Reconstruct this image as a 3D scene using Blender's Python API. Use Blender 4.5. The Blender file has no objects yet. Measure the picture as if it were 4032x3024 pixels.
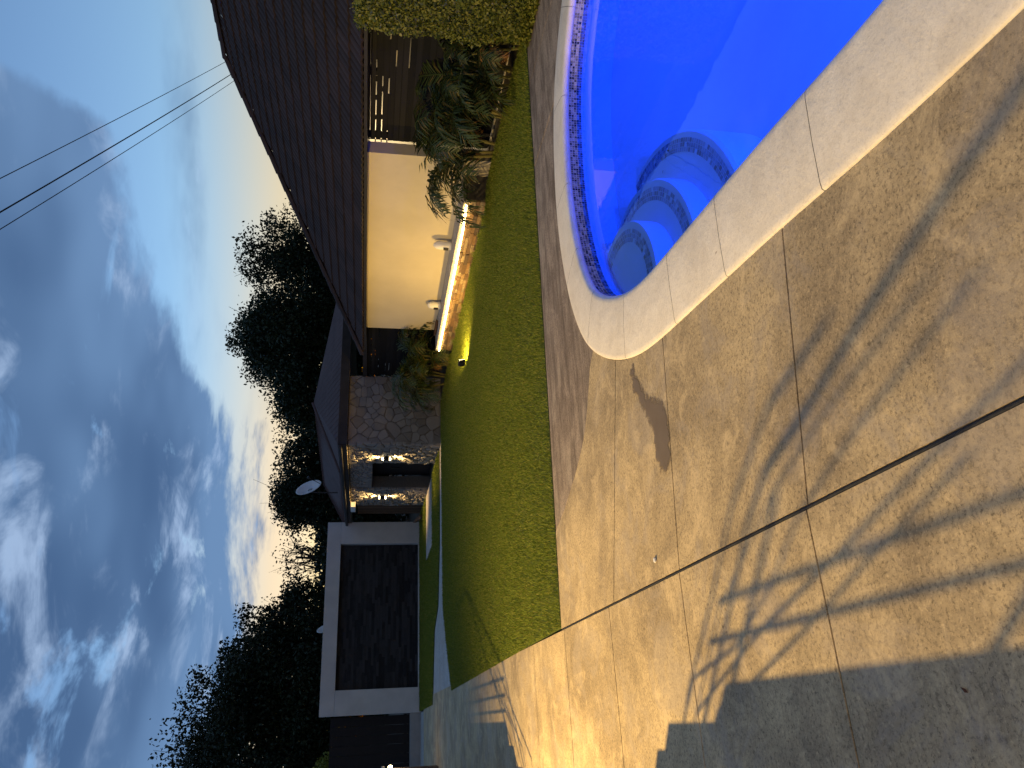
import bpy, bmesh, math, random
import numpy as np
from mathutils import Vector, Matrix

random.seed(7)
rng = np.random.default_rng(7)
S = bpy.context.scene
C = S.collection
R = math.radians

# ------------------------------------------------------------------ camera
YAW, PITCH, ROLL, EYE = R(24.0), math.atan((2016 - 1470) / 3029.0), math.atan(0.026), 1.9
F_ = Vector((math.sin(YAW), math.cos(YAW), 0)); RT = Vector((math.cos(YAW), -math.sin(YAW), 0)); UP = Vector((0, 0, 1))
fwd = F_ * math.cos(PITCH) - UP * math.sin(PITCH)
dn = -F_ * math.sin(PITCH) - UP * math.cos(PITCH)
im_u = RT * math.cos(ROLL) - dn * math.sin(ROLL)
im_v = RT * math.sin(ROLL) + dn * math.cos(ROLL)
cam = bpy.data.cameras.new('camera')
cam.sensor_fit = 'HORIZONTAL'; cam.sensor_width = 36; cam.lens = 36 * 3029 / 4032.0
cam.clip_start = 0.05; cam.clip_end = 2000
co = bpy.data.objects.new('camera', cam); C.objects.link(co)
m = Matrix((im_v, im_u, -fwd)).transposed().to_4x4(); m.translation = (0, 0, EYE)
co.matrix_world = m                      # the photograph is stored on its side: sky to the left
S.camera = co

# ------------------------------------------------------------------ world
SUN_AZ = R(12.0)
W = bpy.data.worlds.new('World'); S.world = W; W.use_nodes = True
nt = W.node_tree; nt.nodes.clear()
def N(t, **kw):
    n = nt.nodes.new(t)
    for k, v in kw.items(): setattr(n, k, v)
    return n
def L(a, b): nt.links.new(a, b)
def mth(op, a, b=None, c=None, clamp=False):
    n = N('ShaderNodeMath', operation=op); n.use_clamp = clamp
    for i, x in enumerate((a, b, c)):
        if x is None: continue
        if isinstance(x, (int, float)): n.inputs[i].default_value = x
        else: L(x, n.inputs[i])
    return n.outputs[0]
def sstep(x, a, b):
    n = N('ShaderNodeMapRange', interpolation_type='SMOOTHSTEP')
    L(x, n.inputs[0]); n.inputs[1].default_value = a; n.inputs[2].default_value = b
    return n.outputs[0]
def mixc(f, a, b, bt='MIX'):
    n = N('ShaderNodeMix', data_type='RGBA', blend_type=bt)
    for i, x in ((0, f), (6, a), (7, b)):
        if isinstance(x, (int, float)): n.inputs[i].default_value = x
        elif isinstance(x, tuple): n.inputs[i].default_value = (*x, 1)
        else: L(x, n.inputs[i])
    return n.outputs[2]
sky = N('ShaderNodeTexSky', sky_type='NISHITA', sun_disc=False)
sky.sun_elevation = R(-2.0); sky.sun_rotation = SUN_AZ
tc = N('ShaderNodeTexCoord'); sep = N('ShaderNodeSeparateXYZ'); L(tc.outputs['Generated'], sep.inputs[0])
dx, dy, dz = sep.outputs
tint = mixc(sstep(dz, 0.03, 0.12), (1.05, 1.70, 3.4), (1.35, 1.34, 1.5))
tint = mixc(sstep(dz, 0.11, 0.25), tint, (0.92, 1.5, 2.25))
clear = mixc(1.0, sky.outputs[0], tint, 'MULTIPLY')
lat = mth('SUBTRACT', mth('MULTIPLY', dx, math.cos(YAW)), mth('MULTIPLY', dy, math.sin(YAW)))
dep = mth('ADD', mth('MULTIPLY', dx, math.sin(YAW)), mth('MULTIPLY', dy, math.cos(YAW)))
zz = mth('ADD', mth('MAXIMUM', dz, 0.0), 0.13)
comb = N('ShaderNodeCombineXYZ'); L(mth('DIVIDE', lat, zz), comb.inputs[0]); L(mth('DIVIDE', dep, zz), comb.inputs[1])
def noise(sc, det, rough, off, vec=None, dist=0.0):
    mp = N('ShaderNodeMapping'); mp.inputs['Location'].default_value = off
    L(vec or comb.outputs[0], mp.inputs[0])
    n = N('ShaderNodeTexNoise'); n.inputs['Scale'].default_value = sc; n.inputs['Detail'].default_value = det
    n.inputs['Roughness'].default_value = rough; n.inputs['Distortion'].default_value = dist
    L(mp.outputs[0], n.inputs['Vector']); return n.outputs['Fac']
# edge of the cloud deck: low towards the sunset, climbing on the right where the sky is clear
zb = mth('ADD', 0.135, mth('MULTIPLY', sstep(lat, -0.08, 0.06), 0.10))
zb = mth('ADD', zb, mth('MULTIPLY', mth('MAXIMUM', mth('SUBTRACT', lat, 0.05), 0.0), 0.25))
zb = mth('ADD', zb, mth('MULTIPLY', sstep(lat, 0.26, 0.42), 0.22))
n1 = noise(1.1, 6, 0.62, (3.1, 1.7, 0), dist=0.3)
n2 = noise(2.6, 6, 0.6, (9.1, 4.7, 2.0), dist=0.4)
n3 = noise(0.8, 3, 0.55, (1.3, 7.7, 5.0))
n4 = noise(2.3, 6, 0.58, (5.9, 2.2, 8.0), dist=0.5)
edge = mth('ADD', mth('SUBTRACT', dz, zb), mth('MULTIPLY', mth('SUBTRACT', n1, 0.5), 0.17))
edge = mth('ADD', edge, mth('MULTIPLY', mth('SUBTRACT', n2, 0.5), 0.06))
deck_ = sstep(edge, -0.006, 0.03)
holes = sstep(n4, 0.57, 0.67)
thin = mth('MULTIPLY', deck_, mth('SUBTRACT', 1.0, mth('MULTIPLY', holes, 0.75)))
wisp = mth('MULTIPLY', sstep(noise(0.75, 5, 0.58, (2.0, 0.4, 3.0)), 0.50, 0.72), mth('MULTIPLY', sstep(dz, 0.10, 0.2), 0.55))
cmask = mth('MAXIMUM', thin, wisp)
ccol = mixc(sstep(n3, 0.36, 0.62), (0.068, 0.138, 0.285), (0.155, 0.28, 0.50))
ccol = mixc(mth('MULTIPLY', mth('MULTIPLY', sstep(n2, 0.48, 0.66), sstep(n4, 0.40, 0.58)), 0.85), ccol, (0.40, 0.55, 0.80))
final = mixc(cmask, clear, ccol)
bg = N('ShaderNodeBackground'); L(final, bg.inputs[0]); bg.inputs[1].default_value = 0.8
W.cycles.sampling_method = 'MANUAL'; W.cycles.sample_map_resolution = 512
out = N('ShaderNodeOutputWorld'); L(bg.outputs[0], out.inputs[0])

# ------------------------------------------------------------------ sun (already down behind the trees)
sl = bpy.data.lights.new('sun', 'SUN'); sl.energy = 0.05; sl.angle = R(20); sl.color = (1.0, 0.78, 0.6)
so = bpy.data.objects.new('sun', sl); C.objects.link(so)
sd = Vector((math.sin(SUN_AZ) * math.cos(R(3)), math.cos(SUN_AZ) * math.cos(R(3)), math.sin(R(3))))
so.rotation_euler = (-sd).to_track_quat('-Z', 'Y').to_euler(); so.location = (0, 0, 40)

S.view_settings.view_transform = 'Standard'; S.view_settings.look = 'None'
S.view_settings.exposure = 0.3; S.view_settings.gamma = 1.0; S.view_settings.use_curve_mapping = False
S.cycles.max_bounces = 5; S.cycles.transparent_max_bounces = 8
S.cycles.sample_clamp_indirect = 4.0
S.cycles.use_denoising = True
S.cycles.use_adaptive_sampling = True; S.cycles.adaptive_threshold = 0.025

# ------------------------------------------------------------------ materials
def mat(name):
    global nt
    M = bpy.data.materials.new(name); M.use_nodes = True; nt = M.node_tree
    p = nt.nodes['Principled BSDF']; p.inputs['Specular IOR Level'].default_value = 0.25
    return M, p
def obco(scale=(1, 1, 1)):
    t = N('ShaderNodeTexCoord'); mp = N('ShaderNodeMapping'); mp.inputs['Scale'].default_value = scale
    L(t.outputs['Object'], mp.inputs[0]); return mp.outputs[0]
def tno(sc, det=4, rough=0.55, vec=None, dist=0.0):
    n = N('ShaderNodeTexNoise'); n.inputs['Scale'].default_value = sc; n.inputs['Detail'].default_value = det
    n.inputs['Roughness'].default_value = rough; n.inputs['Distortion'].default_value = dist
    L(vec or obco(), n.inputs['Vector']); return n.outputs['Fac']
def bump(p, h, strength=0.3, dist=0.02):
    b = N('ShaderNodeBump'); b.inputs['Strength'].default_value = strength; b.inputs['Distance'].default_value = dist
    L(h, b.inputs['Height']); L(b.outputs[0], p.inputs['Normal'])
def rnd():
    return N('ShaderNodeObjectInfo').outputs['Random']
def island():
    return N('ShaderNodeNewGeometry').outputs['Random Per Island']

def concrete(name, a, b, stain, rough=0.85, streak=None, stain_amt=0.6, sc=1.0, speck=1.0):
    M, p = mat(name)
    big = sstep(tno(0.9 * sc, 6, 0.65, dist=0.6), 0.35, 0.68)
    mid = sstep(tno(5 * sc, 6, 0.7), 0.3, 0.72)
    fine = tno(52, 5, 0.85)
    c = mixc(mid, a, b)
    c = mixc(mth('MULTIPLY', big, stain_amt), c, stain)
    c = mixc(mth('MULTIPLY', sstep(fine, 0.50, 0.62), 0.8 * speck), c, tuple(x * 0.5 for x in stain))
    c = mixc(mth('MULTIPLY', sstep(tno(44, 5, 0.85), 0.52, 0.66), 0.45 * speck), c, tuple(min(1, x * 1.35) for x in b))
    grey = sstep(tno(1.3 * sc, 6, 0.7, dist=0.8), 0.48, 0.62)
    c = mixc(mth('MULTIPLY', grey, 0.5 * speck), c, (0.36, 0.31, 0.25))
    blot = sstep(tno(2.4 * sc, 7, 0.72, dist=1.0), 0.50, 0.66)
    c = mixc(mth('MULTIPLY', blot, 0.45 * speck), c, tuple(min(1, x * 1.2) for x in b))
    agg = sstep(tno(30, 4, 0.75), 0.53, 0.62)
    c = mixc(mth('MULTIPLY', agg, 0.38 * speck), c, tuple(x * 0.75 for x in stain))
    pits = sstep(tno(16, 3, 0.5), 0.70, 0.76)
    c = mixc(mth('MULTIPLY', pits, 0.55 * speck), c, tuple(x * 0.4 for x in stain))
    if streak:
        s = sstep(tno(3.0, 6, 0.65, obco(streak), 0.4), 0.42, 0.68)
        c = mixc(mth('MULTIPLY', s, 0.7), c, tuple(x * 0.45 for x in stain))
    L(c, p.inputs['Base Color']); p.inputs['Roughness'].default_value = rough
    bump(p, mth('ADD', mth('MULTIPLY', fine, 0.5), mid), 0.35, 0.006)
    return M
M_deck = concrete('deck_concrete', (0.43, 0.34, 0.20), (0.55, 0.435, 0.26), (0.20, 0.158, 0.105), stain_amt=0.8, sc=1.25)
M_strip = concrete('weathered_concrete', (0.29, 0.235, 0.185), (0.37, 0.305, 0.245), (0.15, 0.115, 0.09), streak=(0.35, 2.6, 1), stain_amt=0.75)
M_path = concrete('path_concrete', (0.36, 0.35, 0.33), (0.46, 0.45, 0.43), (0.28, 0.265, 0.25))
M_cop = concrete('coping_concrete', (0.74, 0.69, 0.60), (0.80, 0.755, 0.67), (0.64, 0.585, 0.495), rough=0.6, stain_amt=0.5, sc=1.6, speck=0.3)
def wet_mat():
    M, p = mat('wet_concrete')
    L(mixc(tno(6, 5), (0.13, 0.10, 0.072), (0.2, 0.16, 0.12)), p.inputs['Base Color']); p.inputs['Roughness'].default_value = 0.6
    an = N('ShaderNodeAttribute', attribute_name='sd')
    f_ = mth('ADD', an.outputs['Fac'], mth('MULTIPLY', mth('SUBTRACT', tno(9, 6, 0.7, dist=0.6), 0.5), 0.22))
    L(mth('MULTIPLY', sstep(f_, -0.012, 0.035), 0.85), p.inputs['Alpha'])
    return M
M_wet = wet_mat()
def plain(name, a, b=None, rough=0.7, sc=4, bmp=0.0, spec=0.25, metal=0.0, rand=False, stretch=(1, 1, 1)):
    M, p = mat(name)
    b = b or tuple(x * 1.25 for x in a)
    f = tno(sc, 6, 0.6, obco(stretch))
    if rand: f = mth('ADD', mth('MULTIPLY', f, 0.5), mth('MULTIPLY', rnd(), 0.5))
    L(mixc(sstep(f, 0.25, 0.75), a, b), p.inputs['Base Color'])
    p.inputs['Roughness'].default_value = rough; p.inputs['Specular IOR Level'].default_value = spec; p.inputs['Metallic'].default_value = metal
    if bmp: bump(p, tno(sc * 6, 6, 0.65), bmp, 0.01)
    return M
M_ground = plain('earth', (0.04, 0.035, 0.028), (0.07, 0.06, 0.045), 0.95)
M_joint = plain('joint_filler', (0.010, 0.012, 0.018), (0.026, 0.03, 0.04), 0.8, sc=40, bmp=0.4)
M_plaster = plain('pool_plaster', (0.62, 0.66, 0.68), (0.72, 0.75, 0.76), 0.6, sc=1.2)
M_render = plain('white_render', (0.46, 0.45, 0.43), (0.56, 0.545, 0.52), 0.8, sc=1.4, bmp=0.08)
M_cream = plain('cream_paint', (0.50, 0.45, 0.34), (0.56, 0.505, 0.385), 0.8, sc=1.5, bmp=0.08)
M_slat = plain('charcoal_slat', (0.008, 0.009, 0.011), (0.016, 0.017, 0.02), 0.7, sc=8, rand=True, stretch=(1, 0.2, 4), spec=0.08)
M_tile = plain('dark_roof_tile', (0.014, 0.010, 0.0105), (0.025, 0.0175, 0.018), 0.75, sc=9, bmp=0.25, rand=True)
M_corr = plain('painted_roof_sheet', (0.068, 0.042, 0.04), (0.098, 0.064, 0.06), 0.85, sc=1.6, stretch=(1, 1, 1))
M_fascia = plain('dark_fascia', (0.018, 0.018, 0.02), (0.03, 0.03, 0.033), 0.5)
M_mortar = plain('grey_mortar', (0.09, 0.082, 0.073), (0.125, 0.115, 0.10), 0.9, sc=20, bmp=0.4)
M_stone = plain('field_stone', (0.155, 0.148, 0.138), (0.215, 0.208, 0.195), 0.85, sc=6, bmp=0.5, rand=True)
M_dark = plain('black_ledgestone', (0.010, 0.011, 0.014), (0.034, 0.035, 0.04), 0.7, sc=14, bmp=0.5, rand=True, stretch=(0.3, 1, 1))
M_black = plain('black_paint', (0.006, 0.006, 0.008), (0.010, 0.010, 0.012), 0.6)
M_wood = plain('brown_board', (0.09, 0.05, 0.028), (0.16, 0.095, 0.055), 0.65, sc=5, rand=True, stretch=(6, 6, 0.4))
M_white = plain('white_plastic', (0.68, 0.68, 0.66), (0.75, 0.75, 0.73), 0.4)
M_dish = plain('grey_dish', (0.6, 0.63, 0.65), (0.68, 0.7, 0.72), 0.45)
M_metal = plain('dark_metal', (0.03, 0.03, 0.032), (0.05, 0.05, 0.052), 0.4, metal=0.3)
M_bark = plain('bark', (0.05, 0.038, 0.028), (0.09, 0.07, 0.05), 0.9, sc=9, bmp=0.6)
M_wallgrey = plain('grey_wall_paint', (0.25, 0.24, 0.23), (0.33, 0.32, 0.30), 0.85, sc=2)
def brick_mat(name, cols):
    M, p = mat(name)
    cr = N('ShaderNodeValToRGB'); L(rnd(), cr.inputs[0]); e = cr.color_ramp; e.interpolation = 'CONSTANT'
    while len(e.elements) < len(cols): e.elements.new(0.5)
    for i, c in enumerate(cols): e.elements[i].position = i / len(cols); e.elements[i].color = (*c, 1)
    c = mixc(mth('MULTIPLY', sstep(tno(22, 5), 0.35, 0.7), 0.5), cr.outputs[0], (0.10, 0.07, 0.045))
    L(c, p.inputs['Base Color']); p.inputs['Roughness'].default_value = 0.85
    bump(p, tno(45, 5, 0.7), 0.5, 0.01); return M
M_ledge = brick_mat('mixed_ledgestone', [(0.30, 0.20, 0.11), (0.22, 0.13, 0.07), (0.16, 0.10, 0.065), (0.34, 0.25, 0.15), (0.10, 0.07, 0.055), (0.26, 0.15, 0.075), (0.28, 0.22, 0.15)])
M_pillar = brick_mat('pillar_brick', [(0.16, 0.11, 0.08), (0.12, 0.085, 0.065), (0.19, 0.13, 0.095)])
def mosaic(lift=0.0):
    M, p = mat('mosaic_tile')
    cr = N('ShaderNodeValToRGB'); L(island(), cr.inputs[0]); e = cr.color_ramp; e.interpolation = 'CONSTANT'
    cols = [(0.03, 0.032, 0.035), (0.36, 0.34, 0.30), (0.10, 0.10, 0.10), (0.27, 0.25, 0.22), (0.18, 0.17, 0.15), (0.42, 0.40, 0.36)]
    if lift: cols = [(0.13, 0.14, 0.15), (0.42, 0.42, 0.42), (0.22, 0.23, 0.24), (0.36, 0.36, 0.36), (0.28, 0.28, 0.28), (0.48, 0.48, 0.48)]
    while len(e.elements) < len(cols): e.elements.new(0.5)
    for i, c in enumerate(cols): e.elements[i].position = i / len(cols); e.elements[i].color = (*c, 1)
    L(cr.outputs[0], p.inputs['Base Color']); p.inputs['Roughness'].default_value = 0.25; return M
M_mosaic = mosaic()
M_mosaic2 = mosaic(1.0)
def leafmat(name, a, b, c=None, trans=0.25, rough=0.5):
    M, p = mat(name)
    f = island()
    col = mixc(f, a, b)
    if c: col = mixc(sstep(mth('FRACT', mth('MULTIPLY', f, 17.3)), 0.8, 0.95), col, c)
    L(col, p.inputs['Base Color']); p.inputs['Roughness'].default_value = rough
    tr = N('ShaderNodeBsdfTranslucent'); L(col, tr.inputs[0])
    ms = N('ShaderNodeMixShader'); ms.inputs[0].default_value = trans
    L(p.outputs[0], ms.inputs[1]); L(tr.outputs[0], ms.inputs[2]); L(ms.outputs[0], nt.nodes['Material Output'].inputs[0])
    return M
M_grass = leafmat('grass_blade', (0.088, 0.138, 0.013), (0.19, 0.235, 0.028), (0.27, 0.255, 0.06), 0.2, 0.7)
M_turf = plain('turf_soil', (0.04, 0.06, 0.009), (0.07, 0.09, 0.018), 0.95, sc=3)
M_hedge = leafmat('hedge_leaf', (0.085, 0.115, 0.014), (0.19, 0.2, 0.03), (0.25, 0.24, 0.05), 0.25)
M_palm = leafmat('palm_leaf', (0.022, 0.04, 0.010), (0.05, 0.072, 0.017), (0.10, 0.08, 0.02), 0.2, 0.4)
M_palmdry = leafmat('dry_palm_leaf', (0.20, 0.10, 0.03), (0.28, 0.15, 0.045), None, 0.2, 0.6)
M_tree = leafmat('tree_leaf', (0.010, 0.018, 0.007), (0.022, 0.034, 0.011), None, 0.12)
M_tree2 = leafmat('tree_leaf_light', (0.012, 0.022, 0.008), (0.028, 0.042, 0.013), None, 0.12)
M_stem = plain('palm_stem', (0.10, 0.10, 0.03), (0.17, 0.15, 0.05), 0.7)
def emis(name, col, st):
    M, p = mat(name); p.inputs['Base Color'].default_value = (*col, 1)
    p.inputs['Emission Color'].default_value = (*col, 1); p.inputs['Emission Strength'].default_value = st; return M
WARM = (1.0, 0.70, 0.34)
M_led = emis('led_strip', (1.0, 0.70, 0.26), 20.0)
M_bulb = emis('lamp_glow', (1.0, 0.78, 0.42), 25.0)
M_poolglow = emis('pool_lamp_glow', (0.05, 0.2, 1.0), 6.0)
def water():
    M, p = mat('pool_water'); nt.nodes.remove(p)
    fr = N('ShaderNodeFresnel'); fr.inputs[0].default_value = 1.33
    tr = N('ShaderNodeBsdfTransparent'); tr.inputs[0].default_value = (0.48, 0.66, 1.0, 1)
    gl = N('ShaderNodeBsdfGlossy'); gl.inputs['Roughness'].default_value = 0.0
    b = N('ShaderNodeBump'); b.inputs['Strength'].default_value = 0.04; b.inputs['Distance'].default_value = 0.02
    L(tno(2.2, 3, 0.5), b.inputs['Height']); L(b.outputs[0], gl.inputs['Normal']); L(b.outputs[0], fr.inputs['Normal'])
    ms = N('ShaderNodeMixShader'); L(fr.outputs[0], ms.inputs[0]); L(tr.outputs[0], ms.inputs[1]); L(gl.outputs[0], ms.inputs[2])
    L(ms.outputs[0], nt.nodes['Material Output'].inputs[0]); return M
M_water = water()

# ------------------------------------------------------------------ helpers
def link(name, me, mt, parent=None, loc=None, rot=None, scale=None):
    o = bpy.data.objects.new(name, me); C.objects.link(o)
    if mt and not me.materials: me.materials.append(mt)
    if parent: o.parent = parent
    if loc is not None: o.location = loc
    if rot is not None: o.rotation_euler = rot
    if scale is not None: o.scale = scale
    return o
def mesh(vs, fs, smooth=False):
    me = bpy.data.meshes.new('m'); me.from_pydata([tuple(v) for v in vs], [], fs); me.update()
    if smooth: me.polygons.foreach_set('use_smooth', [True] * len(me.polygons))
    return me
def nmesh(vs, nface, k):
    """vs: (nface*k,3) numpy, each face has its own k verts"""
    me = bpy.data.meshes.new('m'); n = len(vs)
    me.vertices.add(n); me.vertices.foreach_set('co', np.ascontiguousarray(vs, dtype=np.float32).ravel())
    me.loops.add(n); me.loops.foreach_set('vertex_index', np.arange(n, dtype=np.int32))
    me.polygons.add(nface); me.polygons.foreach_set('loop_start', np.arange(0, n, k, dtype=np.int32))
    me.update(); me.validate(); return me
def tag(o, label=None, cat=None, group=None, kind=None):
    if label: o['label'] = label
    if cat: o['category'] = cat
    if group: o['group'] = group
    if kind: o['kind'] = kind
    return o
def empty(name, loc=(0, 0, 0), rz=0):
    o = bpy.data.objects.new(name, None); C.objects.link(o); o.location = loc; o.rotation_euler = (0, 0, rz); o.empty_display_size = 0.2
    return o
class MB:
    def __init__(s): s.v = []; s.f = []
    def add(s, vs, fs):
        n = len(s.v); s.v += [tuple(v) for v in vs]; s.f += [tuple(i + n for i in f) for f in fs]; return s
    def box(s, a, b, bev=0.0):
        x0, y0, z0 = a; x1, y1, z1 = b
        if bev <= 0:
            vs = [(x, y, z) for z in (z0, z1) for y in (y0, y1) for x in (x0, x1)]
            return s.add(vs, [(0, 2, 3, 1), (4, 5, 7, 6), (0, 1, 5, 4), (1, 3, 7, 5), (3, 2, 6, 7), (2, 0, 4, 6)])
        bm = bmesh.new(); bmesh.ops.create_cube(bm, size=1)
        for v in bm.verts: v.co = Vector(((x0 + x1) / 2 + v.co.x * (x1 - x0), (y0 + y1) / 2 + v.co.y * (y1 - y0), (z0 + z1) / 2 + v.co.z * (z1 - z0)))
        bmesh.ops.bevel(bm, geom=bm.edges[:], offset=bev, segments=2, affect='EDGES', profile=0.6)
        bm.verts.index_update(); s.add([v.co for v in bm.verts], [[v.index for v in f.verts] for f in bm.faces]); bm.free(); return s
    def prism(s, poly, z0, z1):
        n = len(poly)
        vs = [(x, y, z0) for x, y in poly] + [(x, y, z1) for x, y in poly]
        fs = [tuple(range(n - 1, -1, -1)), tuple(range(n, 2 * n))] + [(i, (i + 1) % n, n + (i + 1) % n, n + i) for i in range(n)]
        return s.add(vs, fs)
    def tube(s, pts, rad, n=8, cap=True):
        pts = [Vector(p) for p in pts]; k = len(pts)
        rad = rad if isinstance(rad, (list, tuple)) else [rad] * k
        base = len(s.v); ref = None
        for i, p in enumerate(pts):
            d = (pts[min(i + 1, k - 1)] - pts[max(i - 1, 0)]).normalized()
            if ref is None: ref = d.orthogonal().normalized()
            a = (ref - d * ref.dot(d)); a = a.normalized() if a.length > 1e-6 else d.orthogonal().normalized(); ref = a; b = d.cross(a)
            for j in range(n):
                t = 2 * math.pi * j / n; s.v.append(tuple(p + (a * math.cos(t) + b * math.sin(t)) * rad[i]))
        for i in range(k - 1):
            for j in range(n):
                q = (j + 1) % n; s.f.append((base + i * n + j, base + i * n + q, base + (i + 1) * n + q, base + (i + 1) * n + j))
        if cap: s.f.append(tuple(base + j for j in range(n - 1, -1, -1))); s.f.append(tuple(base + (k - 1) * n + j for j in range(n)))
        return s
    def lathe(s, prof, c, n=20):
        base = len(s.v); k = len(prof)
        for r, z in prof:
            for j in range(n):
                t = 2 * math.pi * j / n; s.v.append((c[0] + r * math.cos(t), c[1] + r * math.sin(t), c[2] + z))
        for i in range(k - 1):
            for j in range(n):
                q = (j + 1) % n; s.f.append((base + i * n + j, base + i * n + q, base + (i + 1) * n + q, base + (i + 1) * n + j))
        s.f.append(tuple(base + j for j in range(n - 1, -1, -1))); s.f.append(tuple(base + (k - 1) * n + j for j in range(n)))
        return s
    def build(s, name, mt, parent=None, smooth=False, **kw):
        return link(name, mesh(s.v, s.f, smooth), mt, parent, **kw)
def lamp(name, kind, loc, power, col, parent=None, size=0.05, aim=None, angle=None, blend=0.4):
    l = bpy.data.lights.new(name, kind); l.energy = power; l.color = col
    if kind in ('POINT', 'SPOT'): l.shadow_soft_size = size
    if kind == 'SPOT': l.spot_size = angle; l.spot_blend = blend
    if kind == 'AREA': l.shape = 'DISK'; l.size = size
    o = bpy.data.objects.new(name, l); C.objects.link(o); o.location = loc
    if aim is not None: o.rotation_euler = (Vector(aim) - Vector(loc)).to_track_quat('-Z', 'Y').to_euler()
    if parent: o.parent = parent
    return o
def fill_with_hole(outer, hole, z):
    bm = bmesh.new()
    for loop in (outer, hole):
        vs = [bm.verts.new((x, y, z)) for x, y in loop]
        for i in range(len(vs)): bm.edges.new((vs[i], vs[(i + 1) % len(vs)]))
    bmesh.ops.triangle_fill(bm, use_beauty=True, use_dissolve=False, edges=bm.edges[:], normal=(0, 0, 1))
    me = bpy.data.meshes.new('m'); bm.to_mesh(me); bm.free(); return me

# ------------------------------------------------------------------ pool outline
ctrl = [(2.44, 1.91), (2.50, 2.31), (2.58, 2.81), (2.68, 3.55), (2.77, 4.22), (2.84, 4.60), (2.93, 4.88), (3.05, 5.14), (3.22, 5.42), (3.47, 5.70),
        (3.88, 5.93), (4.33, 6.06), (4.75, 6.12), (5.24, 6.10), (5.80, 5.99), (6.25, 5.79), (6.69, 5.38), (7.0, 4.9), (7.2, 4.2), (7.25, 3.3), (7.1, 2.0),
        (6.6, 0.2), (5.8, -1.4), (4.6, -2.4), (3.4, -2.2), (2.6, -1.2), (2.32, 0.0), (2.34, 1.0)]
def closed_spline(p, per=8):
    out_ = []; n = len(p)
    for i in range(n):
        a, b, c, d = (Vector(p[(i + k - 1) % n]) for k in range(4))
        for j in range(per):
            t = j / per
            out_.append(0.5 * ((2 * b) + (c - a) * t + (2 * a - 5 * b + 4 * c - d) * t * t + (3 * b - a - 3 * c + d) * t ** 3))
    return out_
cur = closed_spline(ctrl, 10)
# resample evenly
seg = [0.0]
for i in range(len(cur)): seg.append(seg[-1] + (cur[(i + 1) % len(cur)] - cur[i]).length)
TOT = seg[-1]; NP = 300
xs = np.interp(np.linspace(0, TOT, NP, endpoint=False), seg, [p.x for p in cur] + [cur[0].x])
ys = np.interp(np.linspace(0, TOT, NP, endpoint=False), seg, [p.y for p in cur] + [cur[0].y])
inner = np.stack([xs, ys], 1)
for _ in range(3): inner = (np.roll(inner, 1, 0) + 2 * inner + np.roll(inner, -1, 0)) / 4
def offset(p, d):
    t = np.roll(p, -1, 0) - np.roll(p, 1, 0); t /= np.linalg.norm(t, axis=1, keepdims=True)
    return p + np.stack([-t[:, 1], t[:, 0]], 1) * d     # outline runs clockwise: left normal points out
outer = offset(inner, 0.48)
lo = [tuple(p) for p in offset(inner, 0.44)]

# ------------------------------------------------------------------ ground and deck
g = link('ground', fill_with_hole([(-500, -300), (500, -300), (500, 900), (-500, 900)], lo, -0.05), M_ground); tag(g, kind='structure')
deck = empty('pool_deck'); tag(deck, kind='structure')
def left_edge(Y):      # x of the coping's outer edge on the near (left) side
    best = None
    for i in range(NP):
        a, b = outer[i], outer[(i + 1) % NP]
        if (a[1] - Y) * (b[1] - Y) <= 0 and a[1] != b[1]:
            x = a[0] + (b[0] - a[0]) * (Y - a[1]) / (b[1] - a[1])
            if best is None or x < best: best = x
    return best
GAP = 0.006
JX = 0.80
# left column of slabs, joints every 1.53 m
k = -4
ybreaks = [3.06 + 1.53 * i for i in range(-5, 17)]
for a, b in zip(ybreaks[:-1], ybreaks[1:]):
    MB().prism([(-3.6, a + GAP), (JX - 0.011, a + GAP), (JX - 0.011, b - GAP), (-3.6, b - GAP)], -0.045, 0.0).build('concrete_slab', M_deck, deck)
# right column between the long joint and the coping
rj = [(-2.0, -2.0), (1.25, 1.45), (2.78, 3.04), (4.34, 4.58), (5.31, 5.98), None]   # (y at coping end, y at the long joint)
def edge_pts(y0, y1, n=12): 
    return [(left_edge(y0 + (y1 - y0) * i / n) - 0.004, y0 + (y1 - y0) * i / n) for i in range(n + 1)]
for i in range(4):
    (r0, l0), (r1, l1) = rj[i], rj[i + 1]
    poly = [(JX + 0.011, l0 + GAP)] + edge_pts(r0 + GAP, r1 - GAP) + [(JX + 0.011, l1 - GAP)]
    MB().prism(poly, -0.045, 0.0).build('concrete_slab', M_deck, deck)
curve = [(2.99, 5.80), (2.86, 6.00), (2.66, 6.12), (2.49, 6.23), (2.34, 6.38), (2.22, 6.55), (2.09, 6.80), (1.98, 7.06), (1.88, 7.30), (1.78, 7.70)]
poly = [(JX + 0.011, 5.98 + GAP)] + edge_pts(5.31 + GAP, 5.78, 6) + [(x - 0.006, y) for x, y in curve] + [(JX + 0.011, 7.76)]
MB().prism(poly, -0.045, 0.0).build('concrete_slab', M_deck, deck)
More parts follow.
